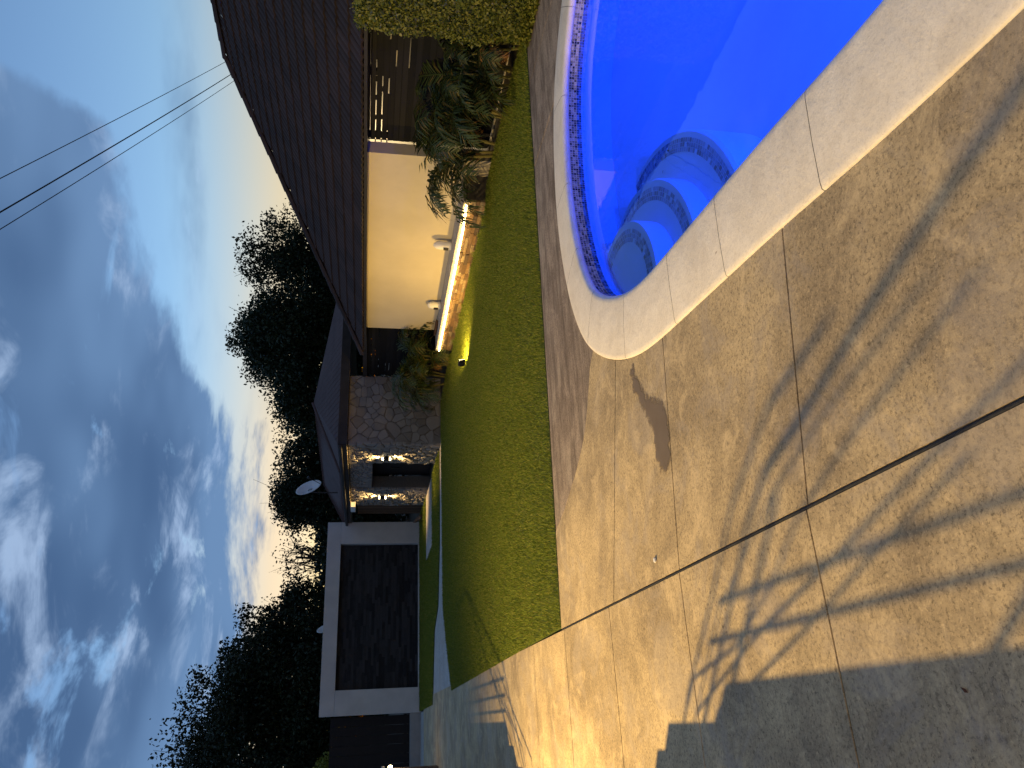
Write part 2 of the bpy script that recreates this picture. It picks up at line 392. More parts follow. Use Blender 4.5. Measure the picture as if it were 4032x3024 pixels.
# weathered strip behind the pool (two pours)
def far_edge(X):
    best = None
    for i in range(NP):
        a, b = outer[i], outer[(i + 1) % NP]
        if (a[0] - X) * (b[0] - X) <= 0 and a[0] != b[0]:
            y = a[1] + (b[1] - a[1]) * (X - a[0]) / (b[0] - a[0])
            if best is None or y > best: best = y
    return best
LAWN_Y = lambda x: 7.755 - 0.052 * max(0, x - 0.8)
def strip(x0, x1, first):
    bot = []
    n = 16
    for i in range(n + 1):
        x = x0 + (x1 - x0) * i / n; bot.append((x, far_edge(x) + 0.004))
    top = [(x, LAWN_Y(x)) for x in (x1, (x0 + x1) / 2)] 
    if first:
        return [(x + 0.006, y) for x, y in curve[::-1]] + bot[1:] + top
    return bot + top + [(x0, LAWN_Y(x0))]
MB().prism(strip(3.0, 6.28, True), -0.045, -0.002).build('concrete_slab', M_strip, deck)
MB().prism(strip(6.295, 7.55, False), -0.045, -0.002).build('concrete_slab', M_strip, deck)
MB().prism([(7.56, far_edge(7.55)), (7.75, 4.2), (8.6, 4.2), (8.6, LAWN_Y(8.6)), (7.56, LAWN_Y(7.56))], -0.045, -0.002).build('concrete_slab', M_strip, deck)
# the dark filler of the long joint and lawn edging
pts = [(JX + random.uniform(-.002, .002), -4 + 0.25 * i, -0.010) for i in range(48)]
MB().tube(pts, 0.011, 6).build('joint_filler_strip', M_joint, deck, smooth=True)
# wet patch: a shallow film lying on the slab
wp = [(2.40, 4.93), (2.28, 4.90), (2.14, 4.81), (2.03, 4.73), (1.97, 4.58), (1.90, 4.50), (1.78, 4.44), (1.62, 4.45), (1.50, 4.49), (1.43, 4.58), (1.46, 4.68), (1.62, 4.72), (1.80, 4.73), (1.92, 4.80), (2.05, 4.90), (2.2, 4.98), (2.34, 5.02)]
def sdist(x, y):
    c_ = False; j = len(wp) - 1; dm = 9
    for i in range(len(wp)):
        (x0, y0), (x1, y1) = wp[j], wp[i]
        if (y1 > y) != (y0 > y) and x < (x0 - x1) * (y - y1) / (y0 - y1) + x1: c_ = not c_
        ex, ey = x1 - x0, y1 - y0; t = max(0, min(1, ((x - x0) * ex + (y - y0) * ey) / (ex * ex + ey * ey))); dm = min(dm, math.hypot(x - x0 - t * ex, y - y0 - t * ey)); j = i
    return dm if c_ else -dm
gx, gy = 60, 40; vs = []; sdv = []
for iy in range(gy + 1):
    for ix in range(gx + 1):
        x, y = 1.30 + 1.10 * ix / gx, 4.34 + 0.68 * iy / gy; x = min(x, left_edge(y) - 0.01); vs.append((x, y, 0.003)); sdv.append(sdist(x, y))
o = MB().add(vs, [(iy * (gx + 1) + ix, iy * (gx + 1) + ix + 1, (iy + 1) * (gx + 1) + ix + 1, (iy + 1) * (gx + 1) + ix) for iy in range(gy) for ix in range(gx)]).build('water_stain', M_wet, deck)
at_ = o.data.attributes.new('sd', 'FLOAT', 'POINT'); at_.data.foreach_set('value', sdv)

# ------------------------------------------------------------------ swimming pool
pool = empty('swimming_pool', (4.8, 2.0, 0)); PO = Vector((4.8, 2.0, 0))
tag(pool, 'curved swimming pool glowing blue with pale rounded coping and corner steps', 'pool')
def shift(vs): return [(v[0] - PO.x, v[1] - PO.y, v[2]) for v in vs]
# coping stones with bull-nosed edges
prof = [(-0.012, -0.035), (-0.03, -0.02), (-0.034, 0.0), (-0.026, 0.020), (-0.005, 0.032), (0.03, 0.036), (0.25, 0.030), (0.44, 0.018), (0.472, 0.012), (0.479, 0.004), (0.48, -0.04)]
offs = [offset(inner, d) for d, z in prof]
def piece_break(px, py): return int(np.argmin((outer[:, 0] - px) ** 2 + (outer[:, 1] - py) ** 2))
bk = sorted({piece_break(*p) for p in [(1.95, 1.2), (2.06, 2.45), (2.16, 3.32), (2.25, 4.1), (2.50, 5.05), (3.05, 5.9), (3.95, 6.45), (5.0, 6.6), (6.1, 6.4), (6.95, 5.7), (7.6, 4.5), (7.7, 3.2), (7.5, 1.8), (7.0, 0.3), (6.2, -1.5), (4.6, -2.9), (2.9, -2.4), (1.9, -1.0), (1.84, 0.1)]})
for a, b in zip(bk, bk[1:] + [bk[0] + NP]):
    idx = [i % NP for i in range(a, b + 1)]
    vs, fs = [], []; kk = len(prof); jit = 0.0
    for q, i in enumerate(idx):
        for (d, z), of in zip(prof, offs):
            p = of[i]
            if q == 0 or q == len(idx) - 1:     # leave a 6 mm joint
                j = idx[1] if q == 0 else idx[-2]; t = of[j] - p; p = p + t / np.linalg.norm(t) * 0.0022
            vs.append((p[0], p[1], z + jit))
    for q in range(len(idx) - 1):
        for j in range(kk - 1): fs.append((q * kk + j, (q + 1) * kk + j, (q + 1) * kk + j + 1, q * kk + j + 1))
    MB().add(shift(vs), fs).build('coping_stone', M_cop, pool, smooth=False)
for o in pool.children:
    o.data.polygons.foreach_set('use_smooth', [len(p.vertices) == 4 for p in o.data.polygons])
# bed under coping joints, walls and floor
vs = [(x, y, 0.006) for x, y in offset(inner, 0.02)] + [(x, y, 0.004) for x, y in offset(inner, 0.46)]
MB().add(shift(vs), [(i, (i + 1) % NP, NP + (i + 1) % NP, NP + i) for i in range(NP)]).build('coping_bed', M_mortar, pool)
def floor_z(x, y):
    t = max(0.0, min(1.0, 0.2 + (x - 4.2) / 4.5 + (3.5 - y) / 12)); return -1.05 - 0.5 * t * t * (3 - 2 * t)
inn2 = offset(inner, -0.18)
vs = [(x, y, 0.0) for x, y in inner] + [(x, y, -0.5) for x, y in inner]
fs = [(i, (i + 1) % NP, NP + (i + 1) % NP, NP + i) for i in range(NP)]
MB().add(shift(vs), fs).build('pool_wall', M_plaster, pool, smooth=True)
cen_ = np.array([4.8, 2.2]); vs, fs = [], []; RG = 22; idx2 = list(range(0, NP, 2)); nn = len(idx2)
for k_ in range(RG):
    t_ = 1 - k_ / RG
    for i in idx2:
        q = cen_ + (inner[i] - cen_) * t_; w_ = math.sin(min(1.0, (1 - t_) / 0.42) * math.pi / 2); vs.append((q[0], q[1], -0.5 * (1 - w_) + floor_z(*q) * w_))
vs.append((cen_[0], cen_[1], floor_z(*cen_)))
for k_ in range(RG - 1):
    for i in range(nn): fs.append((k_ * nn + i, k_ * nn + (i + 1) % nn, (k_ + 1) * nn + (i + 1) % nn, (k_ + 1) * nn + i))
for i in range(nn): fs.append(((RG - 1) * nn + i, (RG - 1) * nn + (i + 1) % nn, RG * nn))
MB().add(shift(vs), fs).build('pool_floor', M_plaster, pool, True)
# waterline mosaic: little tiles in five rows
ts = 0.027; per = int(TOT / ts); rows = 5
tpar = np.linspace(0, NP, per, endpoint=False)
def samp(p, t):
    t = np.asarray(t) % NP; i = t.astype(int) % NP; f = (t - np.floor(t))[:, None]
    return p[i] * (1 - f) + p[(i + 1) % NP] * f
off1 = offset(inner, -0.006)
vv = []
for r in range(rows):
    z1 = -0.04 - r * ts; z0 = z1 - ts + 0.004
    a = samp(off1, tpar); b = samp(off1, tpar + NP / per * 0.86)
    q = np.zeros((per, 4, 3)); q[:, 0, :2] = a; q[:, 1, :2] = b; q[:, 2, :2] = b; q[:, 3, :2] = a
    q[:, 0:2, 2] = z0; q[:, 2:4, 2] = z1; vv.append(q)
vv = np.concatenate(vv).reshape(-1, 3); vv[:, 0] -= PO.x; vv[:, 1] -= PO.y
o = link('waterline_mosaic', nmesh(vv, len(vv) // 4, 4), M_mosaic, pool); tag(o, kind='stuff')
# three curved steps in the corner
SC = Vector((3.33, 5.62))
def inside(p):
    x, y = p; c = False; j = NP - 1
    for i in range(NP):
        if (inner[i][1] > y) != (inner[j][1] > y) and x < (inner[j][0] - inner[i][0]) * (y - inner[i][1]) / (inner[j][1] - inner[i][1]) + inner[i][0]: c = not c
        j = i
    return c
for rr, zt, zl in ((0.74, -0.27, -0.47), (1.13, -0.45, -0.65), (1.57, -0.63, -1.15)):
    arc = []
    for i in range(61):
        a = R(-150 + 215 * i / 60); st = 1.0 + 0.06 * math.cos(2 * (a - R(-40)) + math.pi)
        arc.append((SC.x + rr * st * math.cos(a), SC.y + rr * st * math.sin(a)))
    n = len(arc)
    vs = [(SC.x, SC.y, zt)] + [(SC.x + (x - SC.x) * 0.985, SC.y + (y - SC.y) * 0.985, zt) for x, y in arc] + [(x, y, zt - 0.025) for x, y in arc] + [(x, y, zl) for x, y in arc]
    fs = [(0, 1 + i, 2 + i) for i in range(n - 1)] + [(1 + i, 1 + n + i, 2 + n + i, 2 + i) for i in range(n - 1)] + [(1 + n + i, 1 + 2 * n + i, 2 + 2 * n + i, 2 + n + i) for i in range(n - 1)]
    st_ = MB().add(shift(vs), fs).build('pool_step', M_plaster, pool)
    tl = []
    for ring in range(3):
        r0 = rr - 0.075 - ring * 0.042; cnt = int(r0 * R(215) / 0.052)
        for i in range(cnt):
            a0 = R(-150) + R(215) * (i + 0.5 * (ring % 2)) / cnt; a1 = a0 + R(215) / cnt * 0.86
            c4 = []
            for a, r_ in ((a0, r0), (a1, r0), (a1, r0 - 0.037), (a0, r0 - 0.037)):
                st = 1.0 + 0.06 * math.cos(2 * (a - R(-40)) + math.pi); c4.append((SC.x + r_ * st * math.cos(a), SC.y + r_ * st * math.sin(a), zt + 0.004))
            if random.random() < 0.93: tl += c4
    tl = np.array(shift(tl))
    o = link('step_mosaic', nmesh(tl, len(tl) // 4, 4), M_mosaic2, st_); tag(o, kind='stuff')
# water
wi = offset(inner, -0.002)
bm = bmesh.new(); bv = [bm.verts.new((x, y, -0.125)) for x, y in wi]
f = bm.faces.new(bv); f.normal_update()
if f.normal.z < 0: f.normal_flip()
bmesh.ops.triangulate(bm, faces=bm.faces[:])
me = bpy.data.meshes.new('m'); bm.to_mesh(me); bm.free()
tag(link('water', me, M_water), kind='structure')
# underwater lamps in the pool walls (round fittings)
def pool_lamp(i, z, power, aim, label):
    p = inner[i]; q = offset(inner, -0.02)[i]; nrm = Vector((q[0] - p[0], q[1] - p[1], 0)).normalized()
    t = empty('pool_lamp', (p[0] + nrm.x * 0.012, p[1] + nrm.y * 0.012, z)); tag(t, label, 'pool lamp', 'underwater lamps in the pool walls')
    e = nrm.to_track_quat('Z', 'Y').to_euler()
    MB().lathe([(0.14, 0.0), (0.14, 0.02), (0.11, 0.03)], (0, 0, 0), 24).build('bezel', M_white, t, rot=e)
    MB().lathe([(0.105, 0.028), (0.1, 0.036), (0.05, 0.042)], (0, 0, 0), 24).build('lens', M_poolglow, t, rot=e)
    lo_ = Vector((p[0], p[1], z)) + nrm * 0.09
    l = lamp('lamp_light', 'AREA', lo_, power, (0.002, 0.06, 1.0), size=0.2, aim=aim)
    l.parent = t; l.matrix_parent_inverse = Matrix.Translation(-Vector(t.location))
pool_lamp(piece_break(1.86, 0.7), -0.42, 330, (3.5, 2.2, -1.5), 'round blue underwater lamp in the near pool wall')
pool_lamp(piece_break(7.4, 1.2), -0.45, 140, (3.6, 5.2, -0.5), 'round blue underwater lamp in the far right pool wall')

# ------------------------------------------------------------------ lawns
def grass(name, poly, dens, h, w, label, seed, zbase=0.0):
    r = np.random.default_rng(seed); P = np.array(poly); lo_, hi = P.min(0), P.max(0)
    n = int((hi[0] - lo_[0]) * (hi[1] - lo_[1]) * dens)
    p = lo_ + r.random((n, 2)) * (hi - lo_)
    ins = np.zeros(n, bool); j = len(P) - 1
    for i in range(len(P)):
        c = ((P[i, 1] > p[:, 1]) != (P[j, 1] > p[:, 1])) & (p[:, 0] < (P[j, 0] - P[i, 0]) * (p[:, 1] - P[i, 1]) / (P[j, 1] - P[i, 1] + 1e-12) + P[i, 0])
        ins ^= c; j = i
    p = p[ins]; keep = r.random(len(p)) < np.clip(1.25 - (p[:, 1] - 7.5) / 13.0, 0.4, 1); p = p[keep]
    n = len(p); a = r.random(n) * 2 * np.pi; tl = r.random(n) * 0.9
    clump = 0.8 + 0.3 * np.sin(p[:, 0] * 2.1 + 1.3 * np.sin(p[:, 1] * 1.7)) * np.sin(p[:, 1] * 2.6 + p[:, 0]) * 0.5
    hh = h * (0.55 + 0.75 * r.random(n)) * clump; ww = w * (0.6 + 0.8 * r.random(n)) * np.clip(p[:, 1] / 9.0, 0.9, 2.0)
    d = np.stack([np.cos(a), np.sin(a)], 1); b = r.random(n) * 2 * np.pi; le = np.stack([np.cos(b), np.sin(b)], 1) * (hh * tl)[:, None]
    v = np.zeros((n, 3, 3)); v[:, 0, :2] = p - d * ww[:, None] / 2; v[:, 1, :2] = p + d * ww[:, None] / 2; v[:, 2, :2] = p + le
    v[:, :2, 2] = zbase - 0.002; v[:, 2, 2] = zbase + hh
    o = link(name, nmesh(v.reshape(-1, 3), n, 3), M_grass); tag(o, label, 'grass', kind='stuff'); return o
lawnp = [(JX + 0.02, 7.76), (2.5, LAWN_Y(2.5)), (6, LAWN_Y(6)), (8.55, LAWN_Y(8.55)), (8.75, 9.0), (8.7, 10.9), (8.40, 11.2), (8.40, 17.0), (8.6, 17.6), (8.3, 20.1), (7.4, 20.15), (5.5, 20.16), (2.8, 20.25), (1.9, 19.6), (0.68, 18.44)]
tag(MB().prism(lawnp, -0.045, 0.004).build('lawn', M_turf), kind='structure')
grass('lawn_grass', lawnp, 5200, 0.042, 0.0075, 'short mown grass of the main lawn beside the pool deck', 3, 0.004)
lawn2 = [(0.52, 23.75), (2.47, 22.95), (2.98, 21.7), (4.6, 21.0), (7.15, 20.8), (7.15, 23.2), (4.95, 23.3), (4.95, 25.85), (7.3, 25.7), (7.35, 29.15), (0.44, 29.15)]
tag(MB().prism(lawn2, -0.045, 0.012).build('back_lawn', M_turf), kind='structure')
grass('back_lawn_grass', lawn2, 2600, 0.06, 0.012, 'grass of the small back lawn below the framed wall', 4, 0.012)
tag(MB().prism([(0.70, 18.50), (1.9, 19.66), (2.8, 20.31), (5.5, 20.22), (7.4, 20.21), (7.15, 20.74), (4.6, 20.94), (2.94, 21.62), (2.43, 22.88), (0.48, 23.68), (0.40, 29.1), (-3.6, 29.2), (-3.6, 27.56), (JX - 0.03, 27.56), (JX - 0.03, 18.5)], -0.045, -0.004).build('path', M_path), kind='structure')
tag(MB().box((5.0, 23.35, -0.04), (7.15, 25.75, 0.025), 0.01).build('door_path', M_path), kind='structure')

# ------------------------------------------------------------------ tiled house
house = empty('tiled_house', (12, 10, 0)); HO = Vector((12, 10, 0))
tag(house, 'low house with dark tiled hip roof behind lit cream wall', 'house')
def hp(vs): return [(v[0] - HO.x, v[1] - HO.y, v[2] - HO.z) for v in vs]
XE, ZE, YH = 8.75, 2.15, 17.85; XR, ZR = 13.44, 5.18; run = XR - XE; YR = YH - run; YL = 1.0
sl_len = math.hypot(run, ZR - ZE); ang = math.atan2(ZR - ZE, run)
# roof deck
vs = [(XE + .02, YL, ZE - .03), (XE + .02, YH - .02, ZE - .03), (XR, YR, ZR - .06), (XR, YL, ZR - .06), (2 * XR - XE, YH - .02, ZE - .03), (2 * XR - XE, YL, ZE - .03)]
rb = MB().add(hp(vs), [(0, 3, 2, 1), (1, 2, 4), (3, 5, 4, 2), (0, 1, 4, 5)]).build('roof', M_tile, house)
MB().box(hp([(XE, YL, ZE - .05)])[0], hp([(XE + .03, YH, ZE - .0)])[0]).build('fascia', M_fascia, house)
MB().box(hp([(XE, YH - .03, ZE - .05)])[0], hp([(2 * XR - XE, YH + 0.0, ZE - .001)])[0]).build('fascia', M_fascia, house)
MB().box(hp([(XE + .03, YL, ZE - .048)])[0], hp([(2 * XR - XE, YH - .03, ZE - .035)])[0]).build('soffit', M_fascia, house)
# tiles on the visible slope
gauge, tw = 0.349, 0.30
def tile_mesh():
    prof = [(0.0, 0.012), (0.03, 0.030), (0.075, 0.034), (0.115, 0.018), (0.15, 0.012), (0.18, 0.03), (0.225, 0.034), (0.265, 0.018), (0.298, 0.012)]
    vs, fs = [], []
    for (u, zf) in prof: vs += [(-0.0, u, zf + 0.022), (0.36, u, zf - 0.004), (-0.0, u, zf - 0.012)]
    for i in range(len(prof) - 1):
        a, b = 3 * i, 3 * (i + 1); fs += [(a, a + 1, b + 1, b), (a + 2, a, b, b + 2)]
    return mesh(vs, fs)
TM = tile_mesh(); TM.materials.append(M_tile)
tiles = []
for c_ in range(16):
    s = c_ * gauge; ymax = YH - s * math.cos(ang) - 0.10
    y = YL + (tw * 0.5 if c_ % 2 else 0)
    while y + tw < ymax + 0.12: tiles.append((c_, y)); y += tw
cam0 = Vector((0, 0, EYE))
def tpos(c_, y): s = c_ * gauge; return Vector((XE + s * math.cos(ang), y, ZE + s * math.sin(ang)))
def seen(p):     # rough in-frame test so the copies go to tiles the photo shows
    q = p - cam0; dpt = q.dot(fwd); 
    return dpt > 0 and abs(q.dot(im_u) / dpt) < 0.52 and abs(q.dot(im_v) / dpt) < 0.69
vis = sorted([t for t in tiles if seen(tpos(*t))], key=lambda t: (tpos(*t) - cam0).length)
own = set(vis[:300])
rot = Matrix.Rotation(-ang, 4, 'Y')
for t in vis[:300]:
    p = tpos(*t) - HO
    o = link('roof_tile', TM, None, rb, loc=p + Vector((0, 0, random.uniform(0, .004))), rot=(random.uniform(-.012, .012), -ang + random.uniform(-.012, .012), random.uniform(-.006, .006)))
big = MB(); tv = [v.co.copy() for v in TM.vertices]; tf = [tuple(p.vertices) for p in TM.polygons]
for t in tiles:
    if t in own: continue
    p = tpos(*t) - HO
    rm = Matrix.Translation(p) @ Matrix.Rotation(-ang + random.uniform(-.012, .012), 4, 'Y')
    big.add([rm @ v for v in tv], tf)
tag(big.build('roof_tiles_beyond', M_tile, rb), kind='stuff')
def caps(a, b, n, name):
    a, b = Vector(a) - HO, Vector(b) - HO
    d = (b - a).normalized(); Ln = (b - a).length / n
    side = d.cross(Vector((0, 0, 1))).normalized(); up = side.cross(d)
    vs, fs = [], []
    for e, rad in ((0, 0.135), (Ln * 1.06, 0.115)):
        for j in range(9):
            t = math.pi * j / 8; vs.append((math.cos(t) * rad, e, math.sin(t) * rad * 0.85))
        for j in range(9):
            t = math.pi * j / 8; vs.append((math.cos(t) * (rad - .02), e, math.sin(t) * (rad - .02) * 0.85))
    for j in range(8): fs += [(j, j + 1, 19 + j, 18 + j), (j, 9 + j, 10 + j, j + 1)]
    me = mesh(vs, fs, False); me.materials.append(M_tile)
    rm = Matrix((side, d, up)).transposed().to_4x4()
    for i in range(n):
        q = rm.copy(); q.translation = a + d * Ln * i + up * 0.0
        o = link(name, me, None, rb); o.matrix_local = q
caps((XE - 0.03, YH + 0.03, ZE - 0.0), (XR, YR, ZR + 0.0), 17, 'hip_cap')
caps((XR, YR, ZR), (XR, YL, ZR), 26, 'ridge_cap')
# walls behind the screens: pale room, unseen lamp added so the slots look bright
MB().box(hp([(11.2, YL, -0.04)])[0], hp([(11.4, 20.0, 2.10)])[0]).build('back_wall', M_cream, house)
MB().box(hp([(9.4, YL, -0.04)])[0], hp([(11.2, 20.0, -0.02)])[0]).build('floor', M_path, house)
wt = MB().box((9.0, 10.64, -0.04), (9.24, 17.03, 2.10), 0.004).build('lit_wall', M_cream)
tag(wt, 'plain cream rendered wall washed by warm light under the tiled roof', 'wall')
rl = empty('added_slot_lamp', (10.4, 12.5, 2.098)); tag(rl, 'unseen round ceiling lamp added behind the slatted screen to brighten its slots', 'lamp')
MB().lathe([(0.12, 0.0), (0.12, -0.04), (0.10, -0.06)], (0, 0, 0), 16).build('lamp_body', M_white, rl)
MB().lathe([(0.09, -0.062), (0.06, -0.085), (0.0, -0.09)], (0, 0, 0), 16).build('diffuser', M_bulb, rl)
lamp('lamp_light', 'POINT', (0, 0, -0.16), 60, (1.0, 0.82, 0.55), rl, 0.08)

# slatted screens: horizontal boards with short open slots between spacer blocks
def screen(y0, y1, x, label, posts, seed):
    r = random.Random(seed); t = empty('slatted_screen', (x, y0, 0)); tag(t, label, 'screen', 'charcoal slatted screens under the tiled roof')
    pitch = 0.098; n = 21
    for i in range(n):
        z = 0.02 + i * pitch
        MB().box((0, 0, z), (0.022, y1 - y0, z + 0.082)).build('slat', M_slat, t)
    MB().box((-0.001, 0, 2.066), (0.026, y1 - y0, 2.101)).build('header', M_slat, t)
    sp = MB()
    for i in range(n - 1):
        z = 0.02 + i * pitch + 0.081; y = 0.0
        openness = 0.8 if i == n - 2 else (0.35 if i == n - 3 else (0.12 if i > n - 8 else 0.03))
        while y < y1 - y0:
            ln = r.uniform(0.15, 0.7)
            if r.random() > openness: sp.box((0.004, y, z), (0.02, min(y + ln, y1 - y0), z + 0.018))
            else: ln = r.uniform(0.25, 0.6); y += ln; sp.box((0.004, y, z), (0.02, min(y + 0.1, y1 - y0), z + 0.018)); y += 0.1; continue
            y += ln
    tag(sp.build('spacer_strips', M_slat, t), kind='stuff')
    for py in posts: MB().box((0.024, py - y0 - 0.05, 0), (0.09, py - y0 + 0.05, 2.07)).build('post', M_slat, t)
    return t
screen(5.0, 10.62, 9.27, 'dark slatted screen right of the lit cream wall behind palms', (5.1, 7.6, 9.15, 10.55), 5)
screen(17.05, 20.42, 9.27, 'dark slatted screen between lit cream wall and stone wall', (17.12, 18.7, 20.36), 6)
MB().box((9.2, 17.9, 2.09), (13, 20.4, 2.2)).build('screen_beam', M_fascia)
tag(bpy.data.objects['screen_beam'], 'dark beam above the slatted screen beside the stone house', 'beam')

# ------------------------------------------------------------------ bench planter with led strip
bn = empty('bench_wall', (8.44, 14, 0)); tag(bn, 'low stacked stone bench wall with glowing strip below its lip', 'bench wall')
BX, BY = 8.44, 14
B0, B1 = 11.05, 17.0
MB().box((0.03, B0 - BY, -0.04), (0.57, B1 - BY, 0.355)).build('core', M_mortar, bn)
MB().box((-0.03, B0 - BY - 0.02, 0.362), (0.555, B1 - BY + 0.02, 0.415), 0.008).build('bench_top', M_path, bn)
z = -0.02
for row, hgt in enumerate((0.07, 0.06, 0.075, 0.06, 0.06)):
    y = B0
    while y < B1 - 0.03:
        ln = min(random.uniform(0.14, 0.42), B1 - y); pr = random.uniform(0.0, 0.028)
        MB().box((-0.0 - pr, y - BY, z), (0.034, y - BY + ln - 0.006, z + hgt - 0.005), 0.003).build('ledge_stone', M_ledge, bn); y += ln
    z += hgt
for s_, e_, dz_ in ((B0 + 0.05, 11.75, 0.024), (11.76, B1 - 0.05, 0.0)):
    MB().tube([(-0.054, s_ - BY, 0.335 + dz_), (-0.054, e_ - BY, 0.335 + 0)], 0.018, 8).build('led_strip', M_led, bn, smooth=True)
# things standing on the bench
def ornament(y, h, label):
    t = empty('white_ornament', (8.86, y, 0.417)); tag(t, label, 'ornament', 'white ornaments on the bench')
    MB().lathe([(0.085, 0.0), (0.09, 0.02), (0.082, h * .35), (0.088, h * .6), (0.075, h * .82), (0.045, h * .95), (0.015, h)], (0, 0, 0), 20).build('body', M_white, t, smooth=True)
    MB().box((-0.096, -0.035, 0.06), (-0.078, 0.035, 0.16)).build('dark_panel', M_metal, t)
ornament(13.1, 0.36, 'white rounded bench ornament nearer to the palms')
ornament(15.55, 0.30, 'white rounded bench ornament nearer to the dark oval tray')
ty = empty('oval_tray', (8.78, 16.5, 0.417)); tag(ty, 'dark brown oval wooden tray at the far end of the bench', 'tray')
pv = [(0.10 * math.cos(a), 0.40 * math.sin(a)) for a in [2 * math.pi * i / 28 for i in range(28)]]
vs = [(x * .8, y * .8, 0) for x, y in pv] + [(x, y, 0.05) for x, y in pv] + [(x * .9, y * .9, 0.05) for x, y in pv] + [(x * .75, y * .75, 0.015) for x, y in pv]
fs = [(k * 28 + i, k * 28 + (i + 1) % 28, (k + 1) * 28 + (i + 1) % 28, (k + 1) * 28 + i) for k in range(3) for i in range(28)] + [tuple(range(27, -1, -1)), tuple(84 + i for i in range(28))]
MB().add(vs, fs).build('tray_bowl', M_wood, ty, smooth=True)

# spike spotlight in the lawn
sp_ = empty('spike_spotlight', (6.72, 14.05, 0)); tag(sp_, 'small black spike spotlight in the grass lighting the cream wall', 'spotlight')
aim = Vector((9.0, 14.3, 0.7)) - Vector((6.72, 14.05, 0.16)); aim.normalize()
q = aim.to_track_quat('Y', 'Z').to_euler()
MB().tube([(0, 0, -0.03), (0, 0, 0.09)], 0.012, 8).build('spike', M_black, sp_)
MB().tube([(-0.0, 0, 0.07), (-0.02, 0.01, 0.14)], 0.016, 8).build('bracket', M_black, sp_)
MB().box((-0.085, -0.05, -0.07), (0.085, 0.0, 0.07), 0.01).box((-0.06, -0.075, -0.05), (0.06, -0.05, 0.05)).build('housing', M_black, sp_, loc=(0, 0, 0.15), rot=q)
MB().box((-0.075, 0.001, -0.06), (0.075, 0.004, 0.06)).build('lens', M_bulb, sp_, loc=(0, 0, 0.15), rot=q)
lamp('lamp_light', 'SPOT', Vector((0, 0, 0.15)) + aim * 0.03, 215, (1.0, 0.60, 0.12), sp_, 0.035, aim=Vector((0, 0, 0.15)) + aim, angle=R(160), blend=0.35)

# ------------------------------------------------------------------ stone house
sh = empty('stone_house', (8, 24, 0)); SH = Vector((8, 24, 0)); tag(sh, 'low stone clad house with dark fascia and purple grey sheet roof', 'house')
def sp3(v): return Vector(v) - SH
def sbox(name, a, b, mt, bev=0): return MB().box(sp3(a), sp3(b), bev).build(name, mt, sh)
sbox('wall', (7.25, 20.5, -.04), (7.62, 22.25, 2.56), M_mortar); sbox('wall', (7.25, 22.25, 1.85), (7.62, 24.9, 2.56), M_mortar)
sbox('wall', (7.25, 24.9, -.04), (7.62, 27.0, 2.56), M_mortar); sbox('wall', (7.62, 20.5, -.04), (9.25, 20.8, 2.56), M_mortar)
sbox('wall', (7.62, 20.8, -.04), (9.2, 21.2, 2.5), M_mortar)
d_ = sbox('door', (7.70, 22.1, 0.0), (7.76, 25.0, 2.0), M_black, 0.005)
MB().tube([sp3((7.685, 24.2, 0.9)), sp3((7.685, 24.2, 1.3))], 0.015, 8).build('handle', M_metal, d_)
